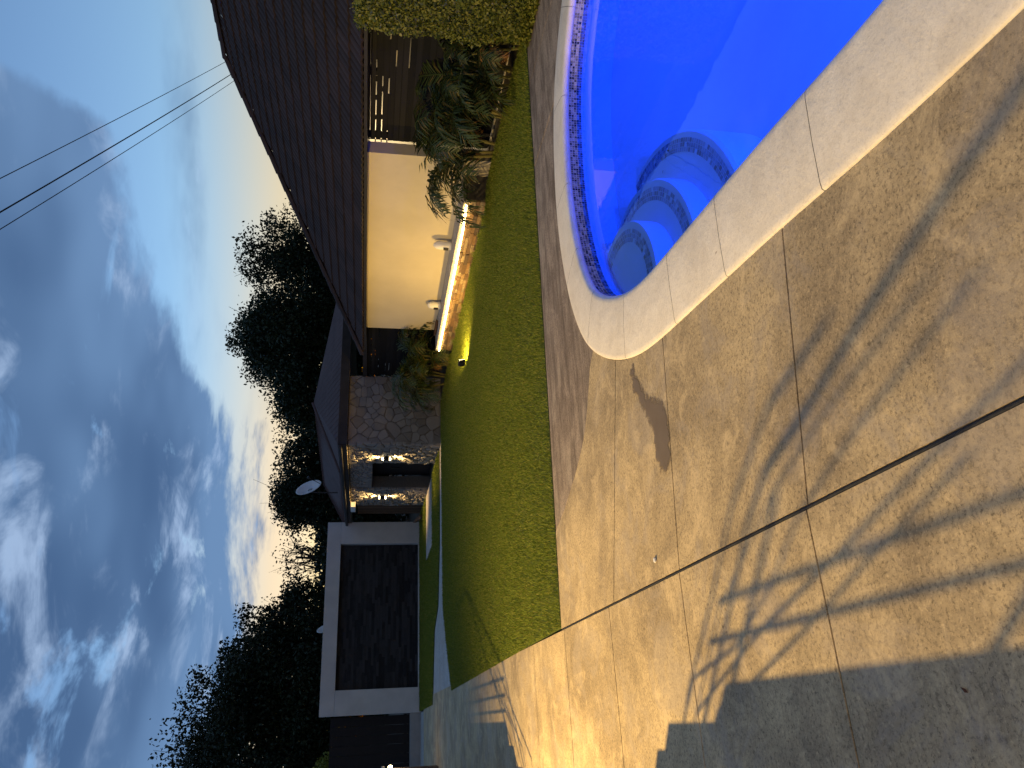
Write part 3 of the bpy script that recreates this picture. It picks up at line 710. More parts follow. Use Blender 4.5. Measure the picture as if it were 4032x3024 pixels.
# crazy-paved stone facing: one stone per Voronoi cell
def clip(poly, px, py, nx, ny):
    o = []
    for i in range(len(poly)):
        a, b = poly[i], poly[(i + 1) % len(poly)]
        da = (a[0] - px) * nx + (a[1] - py) * ny; db = (b[0] - px) * nx + (b[1] - py) * ny
        if da <= 0: o.append(a)
        if da * db < 0: t = da / (da - db); o.append((a[0] + (b[0] - a[0]) * t, a[1] + (b[1] - a[1]) * t))
    return o
def stones(u0, u1, w0, w1, size, to3, nrm, r, relief):
    seeds = []; tries = 0
    while tries < 4000:
        tries += 1
        p = (r.uniform(u0, u1), r.uniform(w0, w1)); s = size * r.choice((0.35, 0.5, 0.7, 1.0, 1.2, 1.5))
        if all((p[0] - q[0]) ** 2 + ((p[1] - q[1]) * 1.25) ** 2 > ((s + q[2]) * .5) ** 2 for q in seeds): seeds.append((*p, s))
    for i, p in enumerate(seeds):
        poly = [(u0, w0), (u1, w0), (u1, w1), (u0, w1)]
        for j, q in enumerate(seeds):
            if i == j or abs(p[0] - q[0]) > 1.2 or abs(p[1] - q[1]) > 1.2: continue
            nx, ny = q[0] - p[0], q[1] - p[1]; k_ = 0.5
            poly = clip(poly, p[0] + nx * k_, p[1] + ny * k_, nx, ny)
            if len(poly) < 3: break
        if len(poly) < 3: continue
        cx = sum(a[0] for a in poly) / len(poly); cy = sum(a[1] for a in poly) / len(poly)
        ch = []
        for a, b in zip(poly, poly[1:] + poly[:1]): ch += [(a[0] * .88 + b[0] * .12, a[1] * .88 + b[1] * .12), (a[0] * .12 + b[0] * .88, a[1] * .12 + b[1] * .88)]
        ch = [(x + r.uniform(-.008, .008), y + r.uniform(-.008, .008)) for x, y in ch]
        def ins(d): 
            o = []
            for x, y in ch:
                l = math.hypot(x - cx, y - cy) + 1e-6; k_ = max(0.3, (l - d) / l); o.append((cx + (x - cx) * k_, cy + (y - cy) * k_))
            return o
        n = len(ch); hgt = r.uniform(*relief); tx, ty_ = r.uniform(-.12, .12), r.uniform(-.12, .12)
        vs = [(x, y, -0.01) for x, y in ins(0.006)] + [(x, y, hgt * .7 + (x - cx) * tx + (y - cy) * ty_) for x, y in ins(0.010)] + [(x, y, hgt + (x - cx) * tx + (y - cy) * ty_ + r.uniform(-.004, .004)) for x, y in ins(0.034)]
        fs = [(k * n + a, k * n + (a + 1) % n, (k + 1) * n + (a + 1) % n, (k + 1) * n + a) for k in range(2) for a in range(n)] + [tuple(2 * n + a for a in range(n))]
        v3 = [Vector(to3(u, w)) + Vector(nrm) * h - SH for u, w, h in vs]
        MB().add(v3, fs).build('facing_stone', M_stone, sh)
rs = random.Random(11)
stones(7.235, 9.25, -0.03, 2.55, 0.42, lambda u, w: (u, 20.5, w), (0, -1, 0), rs, (0.012, 0.03))
fx = lambda u, w: (7.25, u, w)
stones(20.47, 22.24, -0.03, 2.55, 0.26, fx, (-1, 0, 0), rs, (0.03, 0.085))
stones(22.26, 24.89, 1.86, 2.55, 0.26, fx, (-1, 0, 0), rs, (0.015, 0.035))
stones(24.91, 26.99, -0.03, 2.55, 0.26, fx, (-1, 0, 0), rs, (0.03, 0.085))
# roof
K, Lp, T, Bk, E_, Rr = (7.12, 20.36, 2.80), (7.12, 22.84, 2.80), (9.5, 23.2, 3.74), (8.9, 30.2, 3.72), (7.12, 30.2, 2.80), (13.2, 20.5, 2.82)
Rb, Bb = (13.2, 30.2, 2.8), (13.2, 26, 2.8)
MB().add([sp3(p) for p in (K, Lp, T, Bk, E_, Rr, Rb)], [(0, 5, 2), (1, 0, 2), (1, 2, 3, 4), (5, 6, 3, 2), (0, 1, 4, 6, 5)]).build('roof', M_corr, sh)
# sheet ribs
rbm = MB()
for i in range(40):
    y = 23.1 + i * 0.18
    t = (y - 23.1) / 7.1; top = Vector((9.5 - 0.6 * t, y + 0.1, 3.74)); bot = Vector((7.12, y, 2.80))
    rbm.tube([sp3(bot + Vector((0, 0, .006))), sp3(top + Vector((0, 0, .004)))], 0.014, 5)
for i in range(34):
    x = 7.2 + i * 0.178; bot = Vector((x, 20.36 + (x - 7.12) * 0.023, 2.80)); kx = min(1.0, (x - 7.12) / 2.38) if x < 9.5 else max(0.0, (13.2 - x) / 3.7)
    top = Vector((x, bot.y + 2.8 * kx, 2.80 + 0.93 * kx))
    if kx > .05: rbm.tube([sp3(bot + Vector((0, 0, .006))), sp3(top + Vector((0, 0, .004)))], 0.014, 5)
rbm.build('sheet_ribs', M_corr, sh)
MB().tube([sp3(Vector(T) + Vector((0, 0, .02))), sp3(Vector(Lp) + Vector((0, 0, .02)))], 0.05, 8).build('hip_flashing', M_corr, sh)
sbox('fascia', (7.09, 20.33, 2.57), (7.12, 30.2, 2.815), M_fascia); sbox('fascia', (7.12, 20.30, 2.57), (13.2, 20.33, 2.815), M_fascia)
sbox('soffit', (7.12, 20.33, 2.572), (13.2, 30.2, 2.60), M_cream)
sbox('gutter', (6.98, 20.25, 2.70), (7.085, 30.2, 2.79), M_fascia, 0.02)
# sconces: up and down lights
def sconce(y, z, label):
    t = empty('wall_sconce', (7.13, y, z)); tag(t, label, 'wall light', 'up and down wall lights at the stone entrance')
    MB().lathe([(0.05, -0.085), (0.055, -0.08), (0.055, 0.08), (0.05, 0.085)], (0, 0, 0), 18).build('body', M_black, t)
    MB().box((0.03, -0.03, -0.04), (0.12, 0.03, 0.04)).build('bracket', M_black, t)
    for s_ in (1, -1):
        MB().lathe([(0.044, 0.086 * s_), (0.05, 0.10 * s_), (0.03, 0.125 * s_)], (0, 0, 0), 14).build('lens', M_bulb, t)
        lamp('lamp_light', 'SPOT', (0, 0, 0.15 * s_), 150, (1.0, 0.62, 0.22), t, 0.03, aim=(0.02, 0, 1.0 * s_), angle=R(110), blend=0.6)
sconce(21.6, 1.47, 'black up and down wall light on the stone pier right of the doorway')
sconce(25.75, 1.50, 'black up and down wall light on the stone pier left of the doorway')
bx = MB().box((7.0, 26.5, 2.40), (7.24, 27.2, 2.565), 0.015).build('junction_box', M_white); tag(bx, 'pale box fixed under the fascia beside the left stone pier', 'box')
# satellite dish on the roof
def dish(loc, r0, face, label, mast):
    t = empty('satellite_dish', loc); tag(t, label, 'satellite dish', 'satellite dishes above the roofs')
    q = Vector(face).to_track_quat('Z', 'Y').to_euler()
    n = 28; prof = [(r0 * k / 6, 0.28 * r0 * (k / 6) ** 2) for k in range(7)]
    vs = [(0, 0, 0)]; fs = []
    for r_, z_ in prof[1:]:
        for j in range(n): a = 2 * math.pi * j / n; vs.append((r_ * 0.9 * math.cos(a), r_ * math.sin(a), z_))
    for j in range(n): fs.append((0, 1 + j, 1 + (j + 1) % n))
    for k_ in range(5):
        for j in range(n): a = 1 + k_ * n + j; b = 1 + k_ * n + (j + 1) % n; fs.append((a, b, b + n, a + n))
    o = MB().add(vs, fs).build('reflector', M_dish, t, True, rot=q); md = o.modifiers.new('s', 'SOLIDIFY'); md.thickness = 0.012
    fv = Vector(face).normalized(); side = fv.cross(UP).normalized(); up_ = side.cross(fv)
    MB().tube([-up_ * r0 * 0.95 + fv * .2 * r0, fv * r0 * 1.0 - up_ * r0 * .35], 0.012, 6).build('feed_arm', M_metal, t)
    MB().tube([fv * r0 * 1.0 - up_ * r0 * .38, fv * r0 * 1.12 - up_ * r0 * .28], 0.045, 8).build('receiver', M_metal, t)
    MB().tube([(-fv.x * .08, -fv.y * .08, 0), (-fv.x * .1, -fv.y * .1, -mast)], 0.022, 8).build('mast', M_metal, t)
dish((7.62, 26.6, 3.96), 0.46, (0.62, -0.65, 0.35), 'large grey satellite dish on a mast above the stone house roof', 0.95)
dish((3.5, 31.5, 3.44), 0.33, (0.75, -0.5, 0.3), 'small satellite dish half hidden behind the framed wall', 1.5)
# timber gate beside the pier and the drift wood before it
tg = empty('timber_gate', (7.45, 27.0, 0)); tag(tg, 'brown vertical board gate beside the left stone pier', 'gate')
for i in range(11): MB().box((0, i * 0.2, 0.0), (0.04 + random.uniform(0, .008), i * 0.2 + 0.192, 2.35)).build('board', M_wood, tg)
MB().box((0.05, 0, 0.3), (0.09, 2.2, 0.42)).box((0.05, 0, 1.9), (0.09, 2.2, 2.02)).build('rail', M_wood, tg)
lg = MB().tube([(6.9, 27.4, 0.06), (6.86, 27.6, 0.16), (6.8, 27.75, 0.27), (6.78, 27.86, 0.33)], [0.06, 0.075, 0.06, 0.02], 7).build('drift_wood', M_wood); tag(lg, 'chunk of pale drift wood on the grass by the timber gate', 'log')
# path bollard thin stake
stk = MB().tube([(6.6, 26.9, 0), (6.6, 26.9, 0.32)], 0.012, 6).build('garden_stake', M_black); tag(stk, 'thin black garden stake in the lit grass by the pier', 'stake')

# ------------------------------------------------------------------ framed feature wall
fw = empty('framed_wall', (3.78, 29.2, 0)); FW = Vector((3.78, 29.2, 0)); tag(fw, 'white rendered frame wall with recessed black stone cladding', 'wall')
def fbox(name, a, b, mt, bev=0.0): return MB().box(Vector(a) - FW, Vector(b) - FW, bev).build(name, mt, fw)
fbox('frame_post', (0.42, 29.2, -.04), (1.24, 29.6, 2.93), M_render, 0.006); fbox('frame_post', (6.31, 29.2, -.04), (7.13, 29.6, 2.93), M_render, 0.006)
fbox('lintel', (0.42, 29.2, 2.932), (7.13, 29.6, 3.43), M_render, 0.006); fbox('plinth', (1.242, 29.2, -.04), (6.308, 29.42, 0.07), M_render, 0.004)
fbox('recess_back', (1.242, 29.46, 0.07), (6.308, 29.58, 2.93), M_black)
z = 0.075
for row in range(29):
    x = 1.245 + random.uniform(-.25, 0); hgt = 2.85 / 29
    while x < 6.3:
        ln = random.uniform(0.42, 0.66); a, b = max(x, 1.245), min(x + ln, 6.305)
        if b - a > 0.03: fbox('cladding_stone', (a, 29.44 - random.uniform(0, .035), z), (b - .006, 29.465, z + hgt - .005), M_dark)
        x += ln
    z += hgt
# gate, kerb wall and pillar at the far left
kw = MB().box((-4.5, 29.25, -.04), (0.415, 29.6, 0.34), 0.01).build('kerb_wall', M_wallgrey); tag(kw, 'low grey plinth wall under the black gate', 'wall')
gt = empty('black_gate', (-2, 29.7, 0.34)); tag(gt, 'tall black metal gate left of the framed wall', 'gate')
for i in range(16): MB().box((-2.5 + i * 0.305, 0, 0.01), (-2.5 + i * 0.305 + 0.297, 0.03, 2.72)).build('panel', M_black, gt)
MB().box((-2.55, 0.032, 0.1), (2.4, 0.08, 0.2)).box((-2.55, 0.032, 2.5), (2.4, 0.08, 2.6)).build('rail', M_black, gt)
pl = empty('brick_pillar', (-1.35, 22.35, 0)); tag(pl, 'short dark brick pillar with a small lit lamp at the left edge', 'pillar')
MB().box((-0.34, -0.29, -.04), (0.34, 0.29, 1.36)).build('core', M_mortar, pl)
for i in range(6):
    for fx_ in range(2):
        MB().box((-0.37 + fx_ * 0.37, -0.32, 0.0 + i * 0.225), (-0.02 + fx_ * 0.38, -0.28, 0.21 + i * 0.225), 0.005).build('brick', M_pillar, pl)
        MB().box((0.33, -0.275 + fx_ * 0.28, 0.0 + i * 0.225), (0.37, 0.0 + fx_ * 0.28, 0.21 + i * 0.225), 0.005).build('brick', M_pillar, pl)
MB().box((-0.42, -0.37, 1.365), (0.42, 0.37, 1.44), 0.012).build('cap', M_path, pl)
lt = empty('pillar_lamp', (-0.95, 22.3, 1.22)); tag(lt, 'tiny glowing lamp on the side of the brick pillar', 'lamp')
MB().lathe([(0.03, -.05), (0.045, -0.03), (0.045, 0.03), (0.03, .05)], (0, 0, 0), 12).build('lens', M_bulb, lt)
MB().box((-0.04, -0.03, -0.03), (0.0, 0.03, 0.03)).build('bracket', M_black, lt)
lamp('lamp_light', 'POINT', (0.09, -0.02, 0), 6, WARM, lt, 0.03)

# ------------------------------------------------------------------ unseen terrace wall and lamp; rails and stems added to cast the deck shadows
LX, LY, LZ = -4.2, 8.3, 3.6          # where the flood lamp's heads are
def cast(X, Y, x0):                   # height and place on plane x0 of what throws its shadow on deck point (X, Y)
    k_ = (X - LX) / (x0 - LX); return (LY + (Y - LY) / k_, LZ * (1 - 1 / k_))
def tbox(o, a, b, mt, nm): return MB().box(Vector(a) - Vector(o.location), Vector(b) - Vector(o.location), 0.0).build(nm, mt, o)
XW = -1.1; XS = -1.15
tw_ = empty('terrace_wall', (-1.2, 3, 0)); tag(tw_, 'unseen low terrace wall stepped to cast the deck shadow, with added thin rails along the near deck edge', 'wall')
e1, z1_ = cast(0.13, 4.17, XW); e2, z2_ = cast(-0.06, 5.09, XW); e3, z3_ = cast(-0.22, 5.35, XW)
tbox(tw_, (-1.3, -3.0, 0), (XW, e1, z1_), M_render, 'wall'); tbox(tw_, (-1.3, e1 + .002, 0), (XW, e2, z2_), M_render, 'wall'); tbox(tw_, (-1.3, e2 + .002, 0), (XW, e3, z3_), M_render, 'wall')
for X_, ye in ((0.35, 4.3), (0.545, 4.1)):
    yy, zr = cast(X_, ye, XS); MB().tube([(0.05, -6.0, zr), (0.05, yy - 3, zr)], 0.0085, 6).build('rail', M_metal, tw_)  # added rails, placed to throw thin shadow lines on the deck
zt_ = cast(0.92, 4, XS)[1]
for py in (0.8, 2.4, 4.0, e1 - 0.03): MB().tube([(0.05, py - 3, z1_), (0.05, py - 3, zt_)], 0.016, 6).build('post', M_metal, tw_)
tw2 = empty('terrace_wall', (-1.2, 12, 0)); tag(tw2, 'unseen low terrace wall stepped to cast the deck shadow, with added thin rails along the far deck edge', 'wall')
f1, y1_ = cast(-0.01, 11.33, XW); f2, y2_ = cast(-0.30, 10.79, XW); f3, y3_ = cast(-0.53, 10.19, XW)
tbox(tw2, (-1.3, f1, 0), (XW, 18.0, y1_), M_render, 'wall'); tbox(tw2, (-1.3, f2, 0), (XW, f1 - .002, y2_), M_render, 'wall'); tbox(tw2, (-1.3, f3, 0), (XW, f2 - .002, y3_), M_render, 'wall')
for X_ in (0.13, 0.33, 0.55):
    yy, zr = cast(X_, 11.3, XS); MB().tube([(0.05, yy - 12, zr), (0.05, 5.9, zr)], 0.010, 6).build('rail', M_metal, tw2)  # rails added here too for their shadow lines
zt_ = cast(0.56, 11, XS)[1]
for py in (f1 + .05, f1 + .9, 12.4, 14.0, 16.0): MB().tube([(0.05, py - 12, y1_), (0.05, py - 12, zt_)], 0.012, 6).build('post', M_metal, tw2)
def shadow_pot(y, stems, label):  # unseen plant, its stems invented to cast streaks on the deck
    t = empty('shadow_stem_pot', (-1.2, y, 0)); tag(t, label, 'shadow caster', 'unseen pots with stems added to cast deck shadows')
    MB().lathe([(0.12, 0), (0.16, 0.03), (0.19, 0.3), (0.2, 0.32), (0.17, 0.32), (0.16, 0.25)], (-0.25, 0, 0), 18).build('pot', M_wallgrey, t, True)
    for s in stems:
        pp = [cast(X_, Y_, XS) for X_, Y_ in s[0]]
        pts = [Vector((-0.22, 0, 0.26))] + [Vector((0.05, yy - y, zz_)) for yy, zz_ in pp]
        MB().tube(pts, [s[1]] * len(pts), 6).build('stem', M_stem, t)
shadow_pot(cast(0, 5.0, XS)[0], [([(-.03, 4.49), (.39, 4.07), (.61, 3.85), (.86, 3.62), (1.06, 3.35), (1.21, 2.88), (1.40, 2.39), (1.60, 1.75), (1.75, 1.2)], 0.014),
    ([(.02, 4.75), (.18, 4.57), (.30, 3.96), (.53, 3.49), (.78, 3.14), (1.0, 2.6), (1.25, 1.8)], 0.008), ([(-.02, 4.62), (.05, 4.46), (.35, 3.66), (.54, 2.97), (.70, 2.45), (.92, 1.7)], 0.008),
    ([(.0, 4.3), (.10, 3.9), (.3, 3.27), (.5, 2.72), (.72, 2.05)], 0.007), ([(.0, 4.6), (.5, 4.1), (.95, 3.3), (1.15, 2.75), (1.35, 2.0)], 0.006), ([(.1, 4.7), (.55, 4.2), (1.0, 3.75), (1.35, 3.2), (1.5, 2.6)], 0.010)],
    'unseen pot with bare stems added to cast deck shadows, near side of the terrace opening')
shadow_pot(cast(-.6, 9.6, XS)[0], [([(-.41, 9.65), (.1, 10.7), (.71, 11.85)], 0.010), ([(-.07, 10.84), (.3, 11.7), (.74, 12.65)], 0.010), ([(.76, 11.40), (1.5, 13.1), (2.40, 15.23)], 0.014), ([(2.40, 15.23), (2.3, 17.0), (2.15, 18.73)], 0.014), ([(-.3, 10.2), (.2, 11.3), (.72, 12.2)], 0.009)],
    'unseen pot with bare stems added to cast deck shadows, far side of the terrace opening')
fl = empty('flood_lamp', (LX - 0.06, LY, 0)); tag(fl, 'twin headed warm garden flood lamp on a tall post', 'lamp')
MB().tube([(0, 0, 0), (0, 0, LZ - .05)], 0.035, 10).build('post', M_black, fl)
MB().box((-0.03, -0.2, LZ - .07), (0.03, 0.2, LZ - .03)).build('bracket', M_black, fl)
for s_ in (-1, 1):
    MB().box((-0.06, s_ * 0.13 - 0.06, LZ - .06), (0.02, s_ * 0.13 + 0.06, LZ + .06), 0.008).build('housing', M_black, fl)
    MB().box((0.021, s_ * 0.13 - 0.05, LZ - .05), (0.026, s_ * 0.13 + 0.05, LZ + .05)).build('lens', M_bulb, fl)
    lamp('lamp_light', 'SPOT', (0.06, s_ * 0.05, LZ), 2050, (1.0, 0.66, 0.235), fl, 0.032, aim=(4.0, -1.75 + s_ * 0.05, LZ - 2.0), angle=R(156), blend=0.9)

# unseen house wall added on the left to bounce warm light over the deck
mh = empty('added_bounce_house', (-5.0, 6, 0)); tag(mh, 'unseen cream house added left of the deck to bounce warm light', 'house')
MB().box((-0.2, -9, -.04), (0.0, 8, 3.9)).build('wall', M_cream, mh)
MB().box((-3.5, -9.4, 3.91), (0.5, 8.4, 4.02)).build('roof_slab', M_fascia, mh)
MB().box((0.001, -1.2, 0.0), (0.03, 0.0, 2.1)).build('door', M_wood, mh)
gl_ = empty('added_fill_lamp', (-0.7, -4.2, 0)); tag(gl_, 'unseen globe lamp added behind the camera to fill the deck shade', 'lamp')  # soft warm fill lamp, added out of view to lift the shade
MB().tube([(0, 0, 0), (0, 0, 2.55)], 0.035, 10).build('post', M_black, gl_)
MB().lathe([(0.05, -.19), (0.15, -.12), (0.19, 0), (0.15, .12), (0.05, .19)], (0, 0, 2.74), 20).build('globe', emis('fill_globe_glow', (1.0, 0.72, 0.4), 4.0), gl_, True)
lamp('lamp_light', 'POINT', (0, 0.0, 3.02), 600, (1.0, 0.68, 0.34), gl_, 0.18)

# ------------------------------------------------------------------ vegetation
def leaf_quads(p, size, r, n_up=0.3, aspect=0.5):
    n = len(p); a = r.normal(size=(n, 3)); a /= np.linalg.norm(a, axis=1, keepdims=True)
    b = r.normal(size=(n, 3)); b[:, 2] += n_up; b -= a * (a * b).sum(1, keepdims=True); b /= np.linalg.norm(b, axis=1, keepdims=True)
    s = size * (0.6 + 0.8 * r.random(n))[:, None]
    v = np.zeros((n, 4, 3)); v[:, 0] = p - a * s * .5; v[:, 1] = p + b * s * aspect * .5; v[:, 2] = p + a * s * .5; v[:, 3] = p - b * s * aspect * .5
    return nmesh(v.reshape(-1, 3), n, 4)
# clipped hedge at the right edge
hd = empty('clipped_hedge', (8.65, 4.9, 0)); tag(hd, 'tall box clipped hedge of small bright leaves beside the pool', 'hedge')
r = np.random.default_rng(21)
hx, hy, hz = 0.50, 2.40, 2.20
n = 85000; f = r.random(n); p = np.zeros((n, 3)); u = r.random((n, 3)) * 2 - 1
face = np.where(f < 0.52, 0, np.where(f < 0.62, 1, np.where(f < 0.82, 2, 3)))
p[:, 0] = u[:, 0] * hx; p[:, 1] = u[:, 1] * hy; p[:, 2] = (u[:, 2] * .5 + .5) * hz
p[face == 0, 0] = -hx; p[face == 1, 1] = hy; p[face == 2, 2] = hz; p[face == 3, 0] = hx
bul = 0.05 * np.sin(p[:, 1] * 4.1) * np.sin(p[:, 2] * 3.7 + 1) + 0.03 * np.sin(p[:, 1] * 9 + p[:, 2] * 7)
p[face == 0, 0] -= bul[face == 0]; p[face == 1, 1] += bul[face == 1]
p += r.normal(size=p.shape) * 0.028; p[:, 2] = np.maximum(p[:, 2], 0.02)
link('foliage', leaf_quads(p, 0.05, r, 0.5, 0.55), M_hedge, hd)
MB().box((-hx + .06, -hy + .06, -0.03), (hx - .06, hy - .06, hz - .06)).build('inner_twigs', M_turf, hd)

# feather palms
def frond_mesh(Lr, droop, seed, half=26):
    r = random.Random(seed); pts = []
    n = 18
    for i in range(n + 1):
        t = i / n; a = R(78) - droop * t ** 1.4
        pts.append(a)
    P = [Vector((0, 0, 0))]
    for i in range(n): P.append(P[-1] + Vector((math.cos(pts[i]), 0, math.sin(pts[i]))) * Lr / n)
    b = MB(); b.tube(P, [0.011 * (1 - 0.75 * i / n) for i in range(n + 1)], 4, cap=False)
    def at(t): x = t * n; i = min(int(x), n - 1); return P[i].lerp(P[i + 1], x - i), (P[i + 1] - P[i]).normalized()
    for i in range(half):
        t = 0.22 + 0.78 * i / (half - 1); o, d = at(t); nrm = Vector((0, 1, 0)).cross(d)
        ll = Lr * 0.30 * math.sin(math.pi * (0.12 + 0.86 * (t - 0.2) / 0.8)) ** 0.7 + 0.05
        for s in (-1, 1):
            sd_ = Vector((0, s, 0)); dirv = (d * r.uniform(.55, .85) + sd_ * r.uniform(.7, .95) + nrm * -r.uniform(-.25, .12)).normalized()
            tip = o + dirv * ll * r.uniform(.8, 1.1) + Vector((0, 0, -ll * r.uniform(.12, .4))); mid = o + dirv * ll * .5
            wv = d * 0.013
            b.add([o - wv * .5, o + wv * .5, mid + wv, tip, mid - wv], [(0, 1, 2, 4), (4, 2, 3)])
    me = mesh(b.v, b.f); return me
FM = [frond_mesh(1.0, R(95 + 18 * i), 30 + i) for i in range(5)]
for me in FM: me.materials.append(M_palm)
FMd = frond_mesh(1.0, R(150), 40); FMd.materials.append(M_palmdry)
def palm(loc, nf, Lm, label, seed, dry=1, lean=0.5, az=None):
    r = random.Random(seed); t = empty('areca_palm', loc); tag(t, label, 'palm', 'feather palms along the screens')
    for k in range(max(3, nf // 4)):
        a = r.uniform(0, 6.28); x, y = 0.12 * math.cos(a), 0.12 * math.sin(a)
        MB().tube([(x, y, -0.03), (x * 1.6, y * 1.6, 0.3), (x * 2.4, y * 2.4, r.uniform(.5, .8))], [0.028, 0.02, 0.012], 6).build('stem', M_stem, t)
    for k in range(nf):
        a = (r.uniform(0, 6.28) if az is None else r.uniform(*az)); s = Lm * r.uniform(.7, 1.15)
        o = link('frond', FM[r.randrange(5)], None, t, loc=(0.14 * math.cos(a), 0.14 * math.sin(a), r.uniform(0.1, 0.7)), scale=(s, s, s))
        o.rotation_euler = (r.uniform(-.15, .15), r.uniform(-.1, lean), a)
    for k in range(dry):
        a = r.uniform(0, 6.28); o = link('dry_frond', FMd, None, t, loc=(0.05 * math.cos(a), 0.05 * math.sin(a), 0.35), scale=(.6, .6, .6)); o.rotation_euler = (0, r.uniform(.3, .8), a)
palm((8.85, 10.2, 0), 24, 1.4, 'large green feather palm overlapping the right end of the cream wall', 51, 2)
palm((8.9, 9.55, 0), 22, 1.4, 'dark feather palm in front of the middle of the right slatted screen', 52, 1)
palm((8.85, 8.55, 0), 20, 1.25, 'dark feather palm in front of the right slatted screen nearer the hedge', 53, 1)
palm((8.75, 7.75, 0), 18, 0.95, 'low dark feather palm tucked against the clipped hedge', 54, 2)
palm((8.55, 17.75, 0), 30, 1.4, 'yellow lit feather palm between the bench wall and the stone wall', 55, 1)
palm((8.5, 18.9, 0), 14, 1.2, 'shaded feather palm behind the lit one at the stone wall', 56, 0)
# tufts along the bench foot
def tuft(loc, n, h, label, seed):
    r = np.random.default_rng(seed); a = r.random(n) * 6.28; l = h * (.5 + .7 * r.random(n)); out_ = l * (.2 + .7 * r.random(n))
    v = np.zeros((n, 3, 3)); b = np.stack([np.cos(a), np.sin(a)], 1); sdv = np.stack([-np.sin(a), np.cos(a)], 1)
    base = r.normal(size=(n, 2)) * 0.03
    v[:, 0, :2] = base - sdv * .006; v[:, 1, :2] = base + sdv * .006; v[:, 2, :2] = base + b * out_[:, None]; v[:, 2, 2] = l
    o = link('grass_tuft', nmesh(v.reshape(-1, 3), n, 3), M_grass, None, loc=loc); tag(o, label, 'grass tuft', 'grass tufts at the foot of the bench wall')
for i, yy in enumerate((11.3, 11.9, 12.5, 13.2, 13.9, 14.5, 15.1, 15.8, 16.4)):
    tuft((8.33, yy + random.uniform(-.1, .1), 0.0), 46, random.uniform(.06, .13), 'wild grass tuft at the foot of the lit bench wall, %s from the palm end' % ('first','second','third','fourth','fifth','sixth','seventh','eighth','last')[i], 70 + i)

def tree(name, loc, h, crown, label, seed, nclus=70, per=170, leaf=0.2, mt=None, trunk=0.18, spread=0.42, fill=0.55, cz=None, group='dark trees behind the houses'):
    r = np.random.default_rng(seed); t = empty(name, loc); tag(t, label, 'tree', group)
    rx, ry, rz = crown; cz = cz if cz is not None else h - rz
    u = r.normal(size=(nclus, 3)); u /= np.linalg.norm(u, axis=1, keepdims=True); rad = (fill + (1 - fill) * r.random(nclus))[:, None]
    cen = u * rad * np.array([rx, ry, rz]) * (0.82 + 0.3 * r.random((nclus, 1))) + np.array([0, 0, cz]); cen[:, 2] = np.maximum(cen[:, 2], 0.6)
    sz = spread * (0.6 + 0.8 * r.random(nclus))
    k_ = (per * (sz / spread) ** 2 * (.5 + r.random(nclus))).astype(int) + 6
    idx = np.repeat(np.arange(nclus), k_)
    p = cen[idx] + np.clip(r.normal(size=(len(idx), 3)), -1.7, 1.7) * sz[idx][:, None] * np.array([1, 1, .75])
    link('crown', leaf_quads(p, leaf, r, 0.4, 0.55), mt or M_tree, t)
    b = MB(); b.tube([(0, 0, -0.1), (0.05, 0.03, cz * .4), (0, 0, cz * .8), (0.1, 0, cz)], [trunk, trunk * .8, trunk * .6, trunk * .4], 8)
    order = r.permutation(nclus)[:min(nclus, 46)]
    for i in order:
        s = Vector((0, 0, cz * r.uniform(.45, .95))); e = Vector(cen[i]); md = s.lerp(e, .5) + Vector(r.normal(size=3)) * 0.25
        b.tube([s, md, e], [trunk * .32, trunk * .2, trunk * .07], 5, cap=False)
        for q_ in range(2):
            b.tube([md, md.lerp(e, .5) + Vector(r.normal(size=3)) * .3, e + Vector(r.normal(size=3)) * spread * 1.2], [trunk * .15, trunk * .08, trunk * .03], 4, cap=False)
    b.build('trunk', M_bark, t)
    return t
def spot(y, D): v = F_ * D + RT * ((1512 - y) / 3029.0 * D); return (v.x, v.y, 0)
tree('shade_tree', spot(2960, 37), 10.6, (4.6, 4.6, 4.4), 'huge dark leafy tree at the left edge behind the black gate', 101, 150, 420, .17, None, .32, .62)
tree('shade_tree', spot(2640, 37), 9.2, (2.7, 2.9, 4.0), 'dark leafy tree behind the left half of the framed wall', 102, 100, 380, .17, None, .25, .5)
tree('shade_tree', spot(2450, 38), 7.6, (1.9, 2.2, 3.2), 'lower dark tree stepping down behind the middle of the framed wall', 103, 60, 360, .17, None, .2, .45)
tree('sparse_tree', spot(2200, 43), 7.3, (1.5, 1.3, 1.5), 'thin sparse tree with bare twigs against the sunset glow', 104, 30, 4, .17, None, .13, .3, .25, group='sparse tree')
tree('shade_tree', spot(1965, 40), 6.8, (1.5, 1.7, 2.4), 'round dark tree behind the satellite dish', 105, 60, 340, .16, None, .2, .42)
tree('shade_tree', spot(1800, 42), 6.4, (1.9, 2.2, 2.4), 'low dark tree behind the stone house roof', 106, 60, 340, .16, None, .2, .48)
tree('shade_tree', spot(1580, 37), 6.9, (1.7, 1.9, 2.6), 'dark tree shoulder above the peak of the sheet roof', 107, 60, 340, .16, M_tree2, .2, .42)
tree('shade_tree', spot(1370, 36), 8.3, (2.3, 2.5, 3.1), 'tall dark tree between the two house roofs', 108, 100, 380, .16, M_tree2, .25, .46)
tree('shade_tree', spot(1060, 38), 8.5, (1.9, 2.2, 3.0), 'open crowned tree rising over the tiled hip roof', 109, 70, 200, .15, M_tree2, .22, .38, .4)
